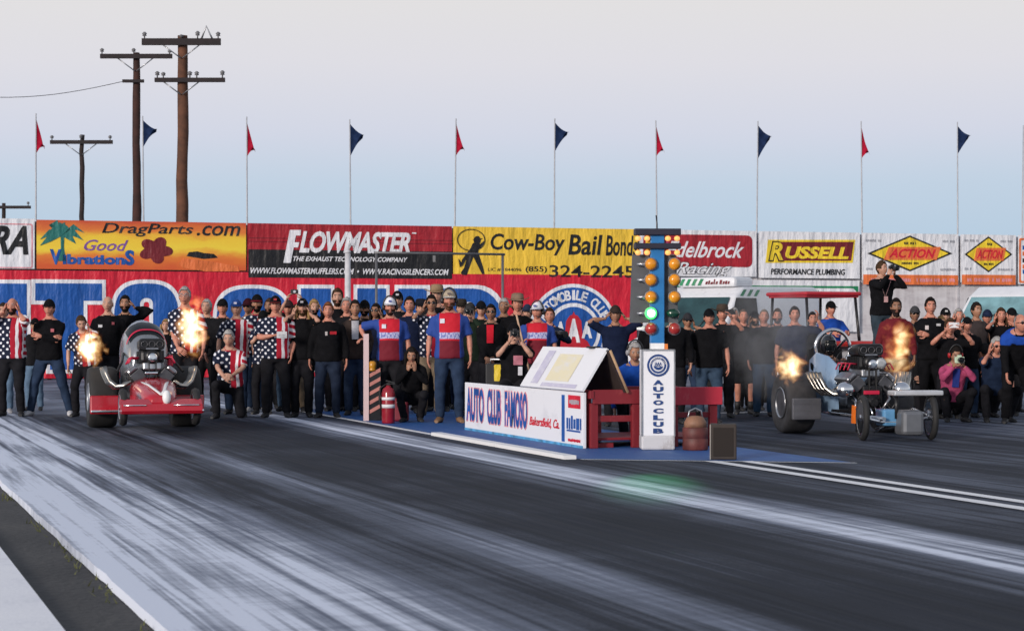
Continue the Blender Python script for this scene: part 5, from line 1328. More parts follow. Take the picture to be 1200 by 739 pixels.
    mb = MB(); mb.loft([r for r in rings(.014, .80, 1.02)])
    for s in (-1, 1):
        hp, kn, an = legs[s]
        if pant == 'long': mb.tube([hp+(hp-kn)*.08, hp.lerp(kn,.3), kn, kn.lerp(an,.5), an.lerp(kn,-.04)], [.102*bw,.092*bw,.076,.068,.062], 12); mb.ell(kn, (.077,.077,.077), 0, 12, 8)
        else: mb.tube([hp+(hp-kn)*.08, hp.lerp(kn,.4), hp.lerp(kn,.95)], [.102*bw,.100*bw,.095], 12)
    vs, fs = remeshed(mb, .022, 3, .030); q = MB(); q.add([p*k for p in vs], fs, 0, True); q.build('trousers' if pant == 'long' else 'shorts', cloth(bot), P)
    for s in (-1, 1):
        hp, kn, an = legs[s]; d = V((s*.25,-1,0)).normalized(); f = fp[0 if s < 0 else 1]; fz = an.z-.085
        tip = 0.0 if len(f) < 4 else f[3]
        sd = V((-d.y, d.x, 0)); mbs = MB(); rr = []
        for t, w, hh in ((-.075,.030,.075),(-.05,.040,.11),(.02,.042,.10),(.09,.046,.065),(.15,.042,.05),(.185,.022,.035)):
            c = an + d*t; zl = c.z-.085
            rr.append([V((c.x,c.y,zl+.002)) + sd*(w*cos(a)) + V((0,0,hh*.5+hh*.5*sin(a))) for a in [2*pi*i/10 for i in range(10)]])
        if tip:
            Rt = Matrix.Rotation(tip, 4, 'X'); rr = [[Rt @ (p-an) + an for p in r] for r in rr]
        mbs.loft(rr)
        if pant == 'short': mbs.tube([an, an.lerp(kn,.35)], [.045,.052], 10)
        mbs.v = [p*k for p in mbs.v]; mbs.build('shoe', M('shoe_leather', shoe, .6), P)
    # ---- hair, beard, hats, glasses
    T4 = Matrix.Scale(k, 4) @ HT
    if hair and hair[0] != 'bald':
        style = hair[0]; mb = MB()
        if style == 'fringe':
            head_shell(mb, T4, lambda p, ph: p.z < .075 and p.z > -.055 and abs(ph) > 1.75, .010, .3, seed=seed)
        else:
            lim = lambda p, ph: (p.z > .072 and abs(ph) < .75) or (p.z > .045 and .75 <= abs(ph) < 1.15) or (p.z > .0 and abs(ph) >= 1.15) or (abs(ph) > 1.75 and p.z > -.075)
            head_shell(mb, T4, lim, (lambda t, p: .009+.009*max(0, cos(t))) if style not in ('buzz',) else .004, .45, seed=seed)
        if style == 'long':
            for q in range(15):
                a = radians(75+210*q/14); r0 = .088
                p0 = V((r0*sin(a), -r0*cos(a)*1.1, .03)); L = rnd.uniform(.20,.30)
                mb.tube([T4 @ p for p in (p0, p0*1.12+V((0,.01,-L*.4)), p0*1.10+V((0,.015,-L*.75)), p0*.95+V((0,.01,-L)))], [.024*k,.026*k,.022*k,.008*k], 7)
        mb.build('hair', hm, P)
    if beard:
        mb = MB(); head_shell(mb, T4, lambda p, ph: abs(ph) < 1.45 and p.z < -.028 and not (abs(p.x) < .026 and -.074 < p.z < -.050) and not (abs(p.x) < .016 and p.z > -.05), (lambda t, p: .012 + (.02*beard[1] if t > 2.4 else 0)), .3, seed=seed); mb.build('beard', cloth(beard[0], 'beard'), P)
    if hat:
        kind, col = hat[0], hat[1]; hmat = OFFI if False else cloth(col, 'hat_cloth')
        if kind in ('cap', 'capback'):
            sgn = 1 if kind == 'cap' else -1
            mb = MB(); head_shell(mb, T4, lambda p, ph: p.z > .036, lambda t, p: .013+.012*max(0, cos(t))); hh = mb.build('cap', hmat, P)
            mb = MB(); rows = []
            for q in range(9):
                a = radians(-62+124*q/8); ca, sa = cos(a), sin(a)
                rows.append((V((.088*sa, -sgn*.108*ca, .052)), V((.092*sa, -sgn*(.108*ca+.085*ca**.6), .040+.010*ca-.012))))
            vs = [p for r in rows for p in r]; n = len(vs); vs += [p+V((0,0,-.006)) for p in vs]; fs = []
            for q in range(8):
                a = 2*q; fs += [(a,a+1,a+3,a+2), (n+a+2,n+a+3,n+a+1,n+a), (a+1,n+a+1,n+a+3,a+3), (a,a+2,n+a+2,n+a)]
            mb.add([T4 @ p for p in vs], fs, 0, True); mb.build('brim', cloth(hat[2], 'hat_cloth') if len(hat) > 2 else hmat, hh)
            if len(hat) > 3:
                mb = MB(); mb.v = []; mb.box((0,0,0), (.045,.008,.03)); mb.v = [T4 @ (p+V((0,-.125,.085))) for p in mb.v]; mb.build('badge', cloth(hat[3], 'badge'), hh)
        elif kind == 'wide':
            mb = MB(); rg = []
            for zz, rx, ry in ((.055,.096,.114),(.10,.094,.110),(.15,.082,.098),(.162,.055,.075)): rg.append([T4 @ V((rx*cos(a), ry*sin(a), zz - (.02 if zz > .15 and abs(sin(a)) < .4 else 0))) for a in [2*pi*i/20 for i in range(20)]])
            mb.loft(rg); hh = mb.build('hat', hmat, P)
            mb = MB(); rg = []
            for q, e in ((.0,.004),(1.0,.004),(1.0,-.004),(.0,-.004)): rg.append([T4 @ V(((.094+.085*q)*cos(a), (.110+.080*q)*sin(a), .058+e+q*.04*abs(cos(a))**2 - q*.012*abs(sin(a)))) for a in [2*pi*i/24 for i in range(24)]])
            mb.loft(rg+[rg[0]], 0, True, cap=False); mb.build('brim', hmat, hh)
        elif kind == 'helmet':
            mb = MB(); head_shell(mb, T4, lambda p, ph: p.z > .05 or abs(ph) > .75 or p.z < -.06, .035); hh = mb.build('helmet', M('helmet_black', (.015,.015,.018), .2, coat=.8), P)
            mb = MB(); head_shell(mb, T4, lambda p, ph: -.06 <= p.z <= .05 and abs(ph) <= .8, .028); mb.build('visor', GLASSD, hh)
    if glasses:
        mb = MB(); gm = M('dark_lens', (.01,.01,.012), .1) if glasses == 'sun' else STEEL
        for s in (-1, 1):
            if glasses == 'sun': mb.ell(T4 @ V((s*.033,-.100,.014)), (.029*k,.008*k,.018*k), 0, 10, 6, Hr)
            else: mb.tube([T4 @ V((s*.033+.024*cos(a),-.104,.014+.017*sin(a))) for a in [2*pi*i/10 for i in range(11)]], .0028*k, 4)
            mb.tube([T4 @ V((s*.058,-.098,.018)), T4 @ V((s*.080,-.03,.016)), T4 @ V((s*.079,.01,.010))], .004*k, 4)
        mb.tube([T4 @ V((-.012,-.108,.018)), T4 @ V((.012,-.108,.018))], .004*k, 4); mb.build('sunglasses' if glasses == 'sun' else 'glasses', gm, P)
    if ears:
        em_ = M('earmuff', ears, .4); mb = MB()
        mb.tube([T4 @ V((.100*cos(a), .0, .01+.155*sin(a))) for a in [pi*i/12 for i in range(13)]], .011*k, 6); hd = mb.build('headset_band', M('band_black', (.015,.015,.017), .5), P)
        for s in (-1, 1):
            mb = MB(); mb.ell(T4 @ V((s*.094,.004,-.004)), (.026*k,.036*k,.044*k), 0, 10, 8, Hr); mb.build('ear_cup', em_, hd)
        if ears == (.02,.02,.022):
            mb = MB(); mb.tube([T4 @ V((.095,-.02,-.03)), T4 @ V((.075,-.09,-.075)), T4 @ V((.03,-.118,-.075))], [.005*k,.005*k,.011*k], 6); mb.build('microphone', em_, hd)
    if yoke:
        mb = MB(); mb.loft(rings(.030, 1.30, 1.47))
        for s in (-1, 1):
            A, E, W, hn, pn, cv = armj[s]; mb.tube([A+(A-E)*.06, A.lerp(E,.12), A.lerp(E,.55)], [.056*bw,.074*bw,.074*bw], 12)
        vs, fs = remeshed(mb, .024, 4, .01); q = MB(); q.add([p*k for p in vs], fs, 0, True); q.build('shoulder_yoke', cloth(yoke), P)
    jj = {'head': (P.matrix_basis, HT, k)}
    Rz = Matrix.Rotation(P.rotation_euler.z, 3, 'Z')
    return {'P': P, 'w': lambda p: V(P.location) + Rz @ (V(p)*k), 'hd': lambda p: V(P.location) + Rz @ ((HT @ V(p))*k), 'rz': P.rotation_euler.z, 'wr': {s: V(P.location) + Rz @ (armj[s][2]*k) for s in (-1,1)}}
PHB = M('device_black', (.02,.02,.022), .3); PHW = M('device_white', (.72,.74,.76), .3)
def camera_(info, kind, label, at=None, mat=PHB):
    """a camera or phone held up at the face"""
    p = info['hd'](at or (0,-.235,.0)); o = thing('camera' if kind != 'phone' else 'phone', label, 'camera' if kind != 'phone' else 'phone', p, info['rz'])
    mb = MB()
    if kind == 'phone':
        mb.bbox((0,0,0), (.15,.012,.078), .004); mb.build('body', mat, o)
        mb = MB(); mb.lathe([(.008,0),(.008,-.004)], (.055,-.006,.022), 'Y', 10); mb.build('lens', PHB if mat is not PHB else STEEL, o)
        return o
    mb.bbox((0,.02,0), (.135,.065,.092), .012); mb.bbox((0,.02,.055), (.06,.05,.03), .01); mb.build('body', mat, o)
    mb = MB(); L = .16 if kind == 'slr' else .10
    mb.lathe([(.036,0),(.036,-L*.5),(.043,-L*.55),(.043,-L),(.036,-L),(.034,-L+.012)], (0,-.01,0), 'Y', 18); ln = mb.build('lens', PHB, o)
    mb = MB(); mb.ell((0,-.01-L+.013,0), (.034,.006,.034)); mb.build('glass', GLASSD, ln)
    return o
BK, BK2, NV, JEAN, JEANL, KHAKI = (.0055,.0055,.007), (.010,.010,.012), (.008,.013,.036), (.022,.038,.075), (.10,.16,.24), (.17,.13,.09)
BLOND, GREYH, BROWNH, DARKH, REDH, WHITEH = (.30,.19,.08), (.34,.33,.32), (.06,.035,.02), (.014,.011,.010), (.16,.06,.025), (.5,.5,.5)
DEV = (.02,.02,.022)
CAPB = ('cap', BK)
# --- crew and spectators left of and behind the red car
person(14, 487.5, 'stout bald bearded man in flag shirt and black trousers holding his ears', top_y=349, b=1.2, top='flag', sleeve='s', hair=('fringe',GREYH), beard=((.03,.02,.018),.6), arms=('ear','ear'), tone=RUDD, stance=.14)
person(3, 485, 'person at the left edge behind the flag shirted man, in pale jeans', h=1.72, Y=32.6, top=BK2, bot=JEANL, arms=('down','down'), shoe=(.3,.3,.32))
person(41, 485, 'man in black cap and pale jeans peering from behind the crossed arms man', top_y=372, Y=33.6, top=BK2, sleeve='s', bot=JEANL, hat=CAPB, arms=('relax','relax'), tone=TANS)
person(59, 487, 'man in black jacket and cap, arms crossed, jeans and white trainers, legs apart', top_y=348.5, b=1.15, top=BK, bot=JEAN, shoe=(.55,.55,.57), hat=CAPB, arms=('cross','cross'), stance=.30, logo=[(.085,1.30,.05,.05,(.4,.12,.14)), (-.09,1.20,.05,.03,(.5,.5,.55))], tone=RUDD)
person(126, 488, 'bald man in black sweatshirt with white chest print behind the red car canopy', top_y=347, Y=33.0, top=BK, hair=('bald',GREYH), arms=('relax','relax'), b=1.1, logo=[(-.09,1.30,.06,.04,(.6,.6,.62)), (.10,1.34,.04,.04,(.3,.08,.1))])
person(146, 487, 'dark haired bearded man in black jacket hand at his ear, beside the bald man', top_y=346.5, Y=33.6, top=BK, hair=('short',DARKH), beard=((.02,.015,.012),.4), arms=('relax','earout'), tone=TANS)
person(97, 488, 'stooping brown haired person in flag shirt and black trousers behind the small left flame', h=1.62, top='flag', sleeve='s', hair=('short',BROWNH), lean=22, pelvis=(.02,.08,.88), arms=('relax','ear'), head=(20,5))
person(194, 486, 'blonde woman in black clothes behind the tall flame beside the red car', top_y=374, Y=32.5, top=BK, hair=('long',BLOND), arms=('relax','clasp'), b=.85)
person(217, 487.5, 'tall grey haired man with glasses in flag shirt behind the tall flame', top_y=336.5, b=1.1, top='flag', sleeve='s', hair=('short',GREYH), glasses='clear', arms=('clasp','relax'), tone=RUDD)
person(261, 485, 'man in black cap just behind the blue capped flag shirt man', top_y=349.5, Y=33.5, top=BK2, hat=CAPB, arms=('down','down'), tone=RUDD)
person(277, 486, 'man in royal blue cap, flag shirt and jeans behind the kneeling man', top_y=350.5, Y=32.3, b=1.12, top='flag', sleeve='s', bot=JEAN, hat=('cap',(.02,.06,.22),(.02,.06,.22),(.5,.5,.6)), arms=('relax','down'), hair=('short',GREYH))
person(269, 489.5, 'grey haired man in flag shirt down on one knee, forearms crossed on the other knee', h=1.76, top='flag', sleeve='s', hair=('short',GREYH), pelvis=(.0,.10,.50), lean=14, feet=((-.16,-.22),(.14,.42,.02,.9)), knee=((-.15,-1,.6),(.1,-1,-.35)), arms=(((-.02,-.36,.60),(1,-.15,.0),(-1,-.2,-.5),(0,1,-.2)), ((.08,-.36,.63),(-1,-.15,.0),(1,-.2,-.5),(0,1,-.2))), tone=FAIR, b=1.1)
person(301, 486, 'dark bearded man in red edged black cap, flag shirt half hidden behind the front man', top_y=344.5, Y=33.0, top='flag', sleeve='s', hat=('cap',BK,(.2,.01,.02)), beard=(DARKH,.5), arms=('down','down'), bot=JEAN, shoe=(.5,.5,.5), tone=TANS)
person(308, 487, 'person with black cap pulled low and hand over the face behind the stout man', top_y=363, Y=32.2, top='flag', sleeve='s', hat=CAPB, head=(10,12), arms=('mouth','relax'))
i15 = person(324, 489, 'stout man in black cap and flag shirt holding a white slip', top_y=346, b=1.3, top='flag', sleeve='s', hat=('cap',BK,(.15,.02,.02),(.35,.05,.05)), arms=(((-.03,-.27,1.19),(1,-.35,.1),(-1,.1,-.8),(0,.2,1)),'pocket'), stance=.15, tone=RUDD)
person(338, 487, 'man in dark cap peeking over the shoulder of the stout man', top_y=351, Y=33.4, top=BK2, hat=('cap',(.04,.02,.02)), arms=('down','down'), bot=JEANL, tone=RUDD)
person(354, 488.5, 'long blond haired man in black cap and black shirt, both hands at his ears', top_y=349, top=BK, sleeve='s', hair=('long',BLOND), hat=('cap',BK,BK,(.35,.35,.38)), arms=('ear','ear'), beard=((.10,.06,.03),.3), stance=.10)
i18 = person(347, 485, 'person behind the long haired man raising a camera overhead', h=1.70, Y=33.2, top=BK2, sleeve='s', arms=('high','high'), bot=KHAKI)
person(384, 489, 'red haired man in black jacket with red and white chest prints, hands at his sides', top_y=354.5, b=1.15, top=BK, bot=(.016,.024,.045), hair=('short',REDH), arms=('down','down'), logo=[(.085,1.29,.10,.045,(.35,.02,.03)), (-.02,1.28,.035,.06,(.45,.42,.42))], tone=RUDD, stance=.13)
person(395, 487, 'tall bearded man in black behind the red haired man', top_y=338.5, Y=33.4, top=BK, hair=('short',BROWNH), beard=((.05,.03,.02),.4), arms=('down','down'))
person(406, 487, 'grey haired man looking between the bearded man and the boy in white tee', top_y=349, Y=33.2, top=BK2, hair=('short',GREYH), arms=('down','down'), tone=RUDD)
person(417, 486, 'dark haired boy in open brown jacket over white tee and jeans', top_y=352, Y=31.8, b=.88, top=(.045,.032,.028), bot=JEAN, hair=('short',DARKH), arms=('pocket','pocket'), inner=(.62,.62,.66), tone=TANS)
# --- officials and crowd at the far end of the island
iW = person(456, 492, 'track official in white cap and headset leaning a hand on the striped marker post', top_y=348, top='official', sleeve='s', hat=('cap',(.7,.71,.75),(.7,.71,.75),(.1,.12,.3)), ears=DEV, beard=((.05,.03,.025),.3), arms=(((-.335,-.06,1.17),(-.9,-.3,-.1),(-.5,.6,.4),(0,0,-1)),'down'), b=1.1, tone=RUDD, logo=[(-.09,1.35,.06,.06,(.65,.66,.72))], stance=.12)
person(465, 487, 'man in black cap behind the white capped official', top_y=340.5, Y=33.6, top=BK2, hat=('cap',BK,BK,(.5,.5,.55)), arms=('down','down'))
person(479, 488, 'dark haired man in navy shirt between the two officials', top_y=348, Y=32.4, top=NV, hair=('short',DARKH), arms=('down','relax'), tone=RUDD, b=1.1)
person(494, 487, 'person in wide dark hat hidden between the dark haired man and sunglasses man', top_y=351, Y=33.8, top=BK2, hat=('wide',(.012,.013,.02)), arms=('relax','relax'))
person(505, 490, 'man in sunglasses and starred shirt with hand to his ear, khaki trousers', top_y=346, Y=31.6, top='flag', sleeve='s', bot=KHAKI, glasses='sun', hair=('short',DARKH), arms=('ear','down'), tone=TANS)
person(513, 487, 'man in tan bush hat standing behind the main official', top_y=334.5, Y=33.2, top=BK2, hat=('wide',(.26,.18,.11)), arms=('down','down'))
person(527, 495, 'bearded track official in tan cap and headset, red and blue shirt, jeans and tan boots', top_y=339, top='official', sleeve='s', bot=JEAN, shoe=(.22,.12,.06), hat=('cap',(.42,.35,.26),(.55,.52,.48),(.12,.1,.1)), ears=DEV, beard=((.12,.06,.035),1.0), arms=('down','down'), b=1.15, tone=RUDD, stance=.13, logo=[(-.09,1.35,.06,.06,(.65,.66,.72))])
person(483, 494, 'dark haired woman in black crouching with hands at her mouth beside the extinguisher', h=1.62, top=BK, hair=('long',DARKH), pelvis=(0,.10,.40), lean=24, feet=((-.12,-.12),(.12,-.08)), knee=((-.3,-1,.6),(.3,-1,.6)), arms=('mouth','mouth'), b=.9, tone=TANS)
i31 = person(552, 489, 'blonde person in black and green with camera at the face, right of main official', top_y=354, Y=31.5, top=(.012,.022,.014), hair=('short',BLOND), hat=('cap',(.03,.03,.03)), arms=('cam','cam'))
person(576, 489, 'man in sunglasses and black vest over a red shirt', top_y=357, Y=30.8, top=BK, glasses='sun', hair=('short',DARKH), arms=('down','down'), tone=OLIV, inner=(.5,.015,.03), b=1.1)
person(606, 488, 'man in tan bush hat and black shirt behind the crouching photographer', top_y=344.5, Y=31.8, top=BK, hat=('wide',(.22,.15,.11)), arms=('down','down'), tone=RUDD)
i34 = person(602, 488, 'photographer in black tee with pink print sitting behind the sponsor barrier', h=1.74, Y=28.6, top=BK, sleeve='s', hat=('cap',BK), pelvis=(0,.05,.60), feet=((-.15,-.25),(.15,-.25)), knee=((-.2,-1,.6),(.2,-1,.6)), arms=('cam','cam'), head=(4,4), logo=[(.06,1.24,.13,.13,(.42,.16,.20)), (.09,1.09,.06,.12,(.55,.55,.58))], b=1.1, tone=FAIR)
i35 = person(629, 490, 'track official in white cap and headset holding a tan stick behind the a frame cover', top_y=353.5, Y=29.8, top='official', sleeve='s', hat=('cap',(.68,.69,.73),(.60,.61,.66),(.1,.12,.3)), ears=DEV, hair=('short',DARKH), arms=(((-.20,-.20,1.10),(0,-.3,.9),(-1,.3,-.6),(1,0,0)),'down'), head=(-18,0), b=1.1, tone=RUDD)
i36 = person(643, 489, 'person in navy jacket behind the white capped stick holder, steadying a black camera', top_y=361, Y=30.8, top=(.014,.022,.05), hair=('short',BROWNH), arms=('relax',((.16,-.34,1.30),(-.5,-.6,.4),(1,0,-.8),(-1,0,0))), tone=RUDD, b=.95)
person(722, 489, 'man in dark cap and navy shirt with both elbows out holding his ears', top_y=357, Y=28.3, top=NV, sleeve='s', hat=('cap',(.035,.025,.022)), arms=('earout','earout'), tone=TANS, b=1.12)
person(743, 500, 'grey haired person in bright blue crouching beside the club pylon', h=1.68, Y=25.4, top=(.012,.07,.36), hair=('short',GREYH), pelvis=(0,.05,.42), lean=16, feet=((-.14,-.18),(.14,-.14)), knee=((-.3,-1,.6),(.3,-1,.6)), arms=('relax','relax'), tone=TANS, ears=(.30,.30,.32))
person(789, 490, 'person in black hidden behind the start light tree and pylon', h=1.62, Y=29.0, top=BK, arms=('relax','relax'), hair=('short',DARKH), b=1.1)
# --- right of the island
person(830, 492, 'stout man in black cap, black polo and jeans behind the red timber stand', top_y=361, Y=29.2, top=BK, sleeve='s', bot=(.035,.06,.10), hat=('cap',BK), arms=('down','down'), b=1.3, tone=RUDD, stance=.13)
i2 = person(847, 487, 'man in dark bush hat lifting a phone beside the stout man', top_y=357, Y=31.0, top=BK2, sleeve='s', hat=('wide',(.06,.045,.035)), arms=('relax','phone'), tone=RUDD)
person(872, 486, 'bald man in black shirt, black shorts and black socks', top_y=362, Y=32.2, top=BK, sleeve='s', bot=BK, pant='short', shoe=(.015,.015,.017), hair=('buzz',(.14,.10,.08)), arms=('down','relax'), tone=RUDD, logo=[(.10,1.30,.03,.08,(.35,.35,.4))])
person(895, 487, 'close cropped man in black sweatshirt and blue jeans left of the orange flame', top_y=362, Y=31.4, top=BK2, bot=(.035,.075,.14), hair=('buzz',(.20,.15,.11)), arms=('relax','relax'), tone=RUDD, b=1.05)
person(931, 487, 'dark haired man in navy shirt raising a hand, behind the pale blue car', top_y=359.5, Y=30.6, top=NV, sleeve='s', hair=('short',DARKH), arms=('down',((.34,-.10,1.56),(.15,-.2,1),(1,.3,-.6),(-1,0,0))), b=1.2, tone=RUDD)
person(974, 470, 'cart driver in black cap and royal blue shirt under the red canopy', h=1.78, loc=V((xat(974,36.2), 36.2, .40)), top=(.012,.06,.32), sleeve='s', bot=BK, hat=('cap',BK), pelvis=(0,.05,.56), lean=2, feet=((-.12,-.42,.05),(.12,-.42,.05)), knee=((-.1,-1,.7),(.1,-1,.7)), arms=(((-.14,-.36,.84),),((.14,-.36,.84),)), rot=20, tone=RUDD, b=1.1)
i7 = person(1033, 440, 'cameraman in black jacket standing high on a case with camera at his face', h=1.80, loc=V((xat(1033,35.2), 35.2, .665)), top=BK, bot=(.03,.045,.06), hair=('short',BROWNH), arms=('cam','cam'), head=(25,0), rot=12, b=1.1, band=(.5,.3,.3))
person(1050, 487, 'bearded man with maroon sleeves and dark trousers behind the yellow flame', top_y=350, Y=31.2, top=(.15,.018,.025), bot=(.022,.020,.026), hair=('short',DARKH), beard=((.03,.02,.02),1.2), arms=('down','relax'), tone=OLIV)
person(1091, 490, 'tall dark haired man in black long sleeved shirt with folded arms, right of the flame', top_y=349, top=BK, bot=BK, hair=('short',DARKH), arms=('cross','cross'), b=1.1, logo=[(-.08,1.32,.05,.06,(.5,.45,.45)), (.09,1.36,.06,.035,(.5,.5,.52))], tone=RUDD)
person(1108, 488, 'person in black cap behind the blonde woman', top_y=360, Y=32.0, top=BK2, hat=('cap',BK,BK,(.5,.5,.5)), arms=('down','down'))
person(1103, 489, 'blonde woman in black top standing behind the phone holder', top_y=370.5, Y=31.0, top=BK, sleeve='n', hair=('long',BLOND), arms=('relax','relax'), b=.88, tone=FAIR)
i12 = person(1114, 492, 'kneeling person in black tee holding a white phone up in both hands', h=1.74, Y=30.3, top=BK, sleeve='s', hair=('short',BROWNH), pelvis=(0,.05,.66), feet=((-.15,.40,.02,.9),(.15,.40,.02,.9)), knee=((-.1,-1,-.5),(.1,-1,-.5)), arms=('phone','phone'), tone=RUDD)
person(1134, 489, 'man in black cap and black tee standing behind the pink jacket', top_y=370.5, Y=31.0, top=BK, sleeve='s', hat=('cap',BK), arms=('earout','down'), b=1.15, tone=RUDD, bot=JEAN, logo=[(.05,1.30,.06,.04,(.4,.15,.15))])
person(1143, 487, 'dark haired man in tank top behind the black capped man', top_y=354.5, Y=32.6, top=(.05,.04,.04), sleeve='n', hair=('short',DARKH), arms=('relax','relax'), tone=TANS, head=(20,0))
i15b = person(1117, 494, 'crouching person in pink jacket and red earmuffs with a camera', h=1.64, top=(.45,.075,.17), hair=('short',DARKH), ears=(.40,.015,.02), pelvis=(0,.10,.36), lean=18, feet=((-.14,-.16),(.14,-.12)), knee=((-.35,-1,.6),(.35,-1,.6)), arms=('cam','cam'), inner=(.03,.05,.25), tone=TANS)
person(1172, 489, 'brown haired woman in black shirt pressing both hands to her face', top_y=361, Y=31.8, top=BK, sleeve='s', hair=('long',BROWNH), arms=('ear','ear'), tone=RUDD, b=.95)
person(1166, 494, 'crouching grey haired man in sunglasses and dark blue tee, hand at his ear', h=1.74, top=(.012,.022,.05), sleeve='s', hair=('short',GREYH), glasses='sun', pelvis=(0,.10,.42), lean=14, feet=((-.18,-.18),(.16,-.12)), knee=((-.4,-1,.6),(.4,-1,.6)), arms=('ear','relax'), tone=RUDD)
person(1192, 496, 'man in black with royal blue shoulders bending forward at the right edge', h=1.78, top=BK, yoke=(.014,.06,.32), hair=('fringe',GREYH), glasses='sun', pelvis=(.0,.14,.84), lean=38, stance=.16, arms=(((-.18,-.26,.62),(0,-.2,-1)),((.18,-.26,.62),(0,-.2,-1))), tone=RUDD, b=1.1, bot=BK, head=(25,-8))
# --- second and third rows filling the gaps
fill = [
 (243, 351, 34.0, BK2, ('short',GREYH), None, 'grey haired spectator between the tall flame and the black capped man', ('down','down')),
 (290, 349, 34.2, BK, ('short',DARKH), ('cap',(.03,.005,.01)), 'spectator in maroon cap between the blue capped man and the dark bearded man', ('down','down')),
 (316, 350, 34.4, BK2, ('short',BROWNH), None, 'brown haired spectator behind the left shoulder of the stout slip holder', ('down','ear')),
 (368, 351, 34.2, BK, ('short',BLOND), None, 'fair haired spectator between the long haired man and the red haired man', ('relax','ear')),
 (428, 351, 34.0, BK2, ('short',BROWNH), CAPB, 'black capped spectator just left of the white capped official', ('down','down')),
 (441, 356, 33.4, NV, ('long',DARKH), None, 'long dark haired woman in navy behind the white capped official', ('relax','ear')),
 (519, 352, 34.6, BK, ('short',DARKH), None, 'dark haired spectator in black close behind the shoulder of the main official', ('ear','ear')),
 (541, 351, 34.2, BK, ('short',BROWNH), ('wide',(.03,.025,.02)), 'spectator in dark brimmed hat between the main official and the blonde person', ('down','down')),
 (564, 352, 33.6, (.008,.012,.010), ('short',DARKH), CAPB, 'black capped spectator between the blonde person and the vest wearer', ('ear','ear')),
 (590, 350, 33.8, BK, ('short',GREYH), None, 'grey haired spectator between the vest wearer and the bush hat man', ('down','salute')),
 (617, 356, 33.2, BK2, ('short',DARKH), ('cap',(.02,.03,.06)), 'navy capped spectator between the bush hat man and the stick holder', ('ear','down')),
 (768, 360, 32.6, BK, ('short',DARKH), None, 'spectator in black seen in the gap beside the start light tree column', ('down','down')),
 (806, 366, 32.4, BK2, ('short',BROWNH), ('cap',(.03,.03,.035)), 'spectator in charcoal cap right of the start light tree', ('down','ear')),
 (860, 361, 33.4, BK, ('short',GREYH), None, 'grey haired spectator between the bush hat man and the bald shorts wearer', ('down','down')),
 (884, 364, 33.8, NV, ('short',DARKH), CAPB, 'black capped spectator in navy between the two close cropped men', ('ear','ear')),
 (911, 362, 33.2, BK, ('short',BROWNH), None, 'brown haired spectator in black behind the grey smoke', ('down','down')),
 (952, 366, 33.0, BK, ('short',DARKH), None, 'spectator in black between the hand raising man and the cart driver', ('down','down')),
 (1072, 358, 33.4, (.02,.022,.03), ('short',BROWNH), ('cap',(.05,.05,.055)), 'grey capped spectator between the yellow flame and the folded arms man', ('down','down')),
 (1122, 362, 33.6, BK2, ('short',GREYH), None, 'grey haired spectator between the blonde woman and the black capped man', ('ear','ear')),
 (1157, 362, 33.6, BK, ('short',DARKH), ('cap',(.012,.02,.05)), 'navy capped spectator between the tank top man and the brown haired woman', ('down','down')),
 (1186, 360, 33.0, BK2, ('short',BROWNH), CAPB, 'black capped spectator behind the bending man', ('down','relax')),
 (1199, 372, 31.6, BK, ('long',DARKH), None, 'long dark haired woman cropped by the right edge', ('relax','relax')),
]
rf = random.Random(5)
for (px, ty, Y, tp, hr, ht, lb, am) in fill:
    person(px, 488, lb, top_y=ty, Y=Y, top=tp, bot=rf.choice((BK, JEAN, BK2, (.03,.03,.034))), hair=hr, hat=ht, arms=am, sleeve=rf.choice(('l','s')), b=rf.uniform(.92,1.18), tone=rf.choice((FAIR,TANS,RUDD,OLIV)), beard=(DARKH,.3) if rf.random() < .3 and 'woman' not in lb else None, glasses='sun' if rf.random() < .2 else None, head=(rf.uniform(-18,18),rf.uniform(-4,6)))
person(1152, 494, 'person in black squatting between the pink jacket and the grey haired man', h=1.66, top=BK, hair=('short',DARKH), hat=CAPB, pelvis=(0,.10,.40), lean=20, feet=((-.14,-.16),(.14,-.12)), knee=((-.35,-1,.6),(.35,-1,.6)), arms=('relax','mouth'), Y=31.2, tone=TANS)
person(1086, 492, 'person in black squatting low left of the phone holder', h=1.62, top=BK2, hair=('long',BROWNH), pelvis=(0,.10,.40), lean=16, feet=((-.14,-.16),(.14,-.12)), knee=((-.3,-1,.6),(.3,-1,.6)), arms=('cross','cross'), Y=30.9, tone=FAIR)
# driver of the altered car
fw = cb_.matrix_basis
dloc = dB + Matrix.Rotation(yawB,3,'Z') @ V((-.01,.40,.19))
person(985, 480, 'helmeted driver in dark suit inside the roll cage of the pale blue car', h=1.72, loc=dloc, rot=11, top=BK, bot=BK, hair=None, hat=('helmet',BK), pelvis=(0,.05,.25), lean=-4, feet=((-.10,-.52,.06),(.10,-.52,.06)), knee=((-.1,-1,.8),(.1,-1,.8)), arms=(((-.13,-.36,.72),),((.13,-.36,.72),)), tone=TANS)
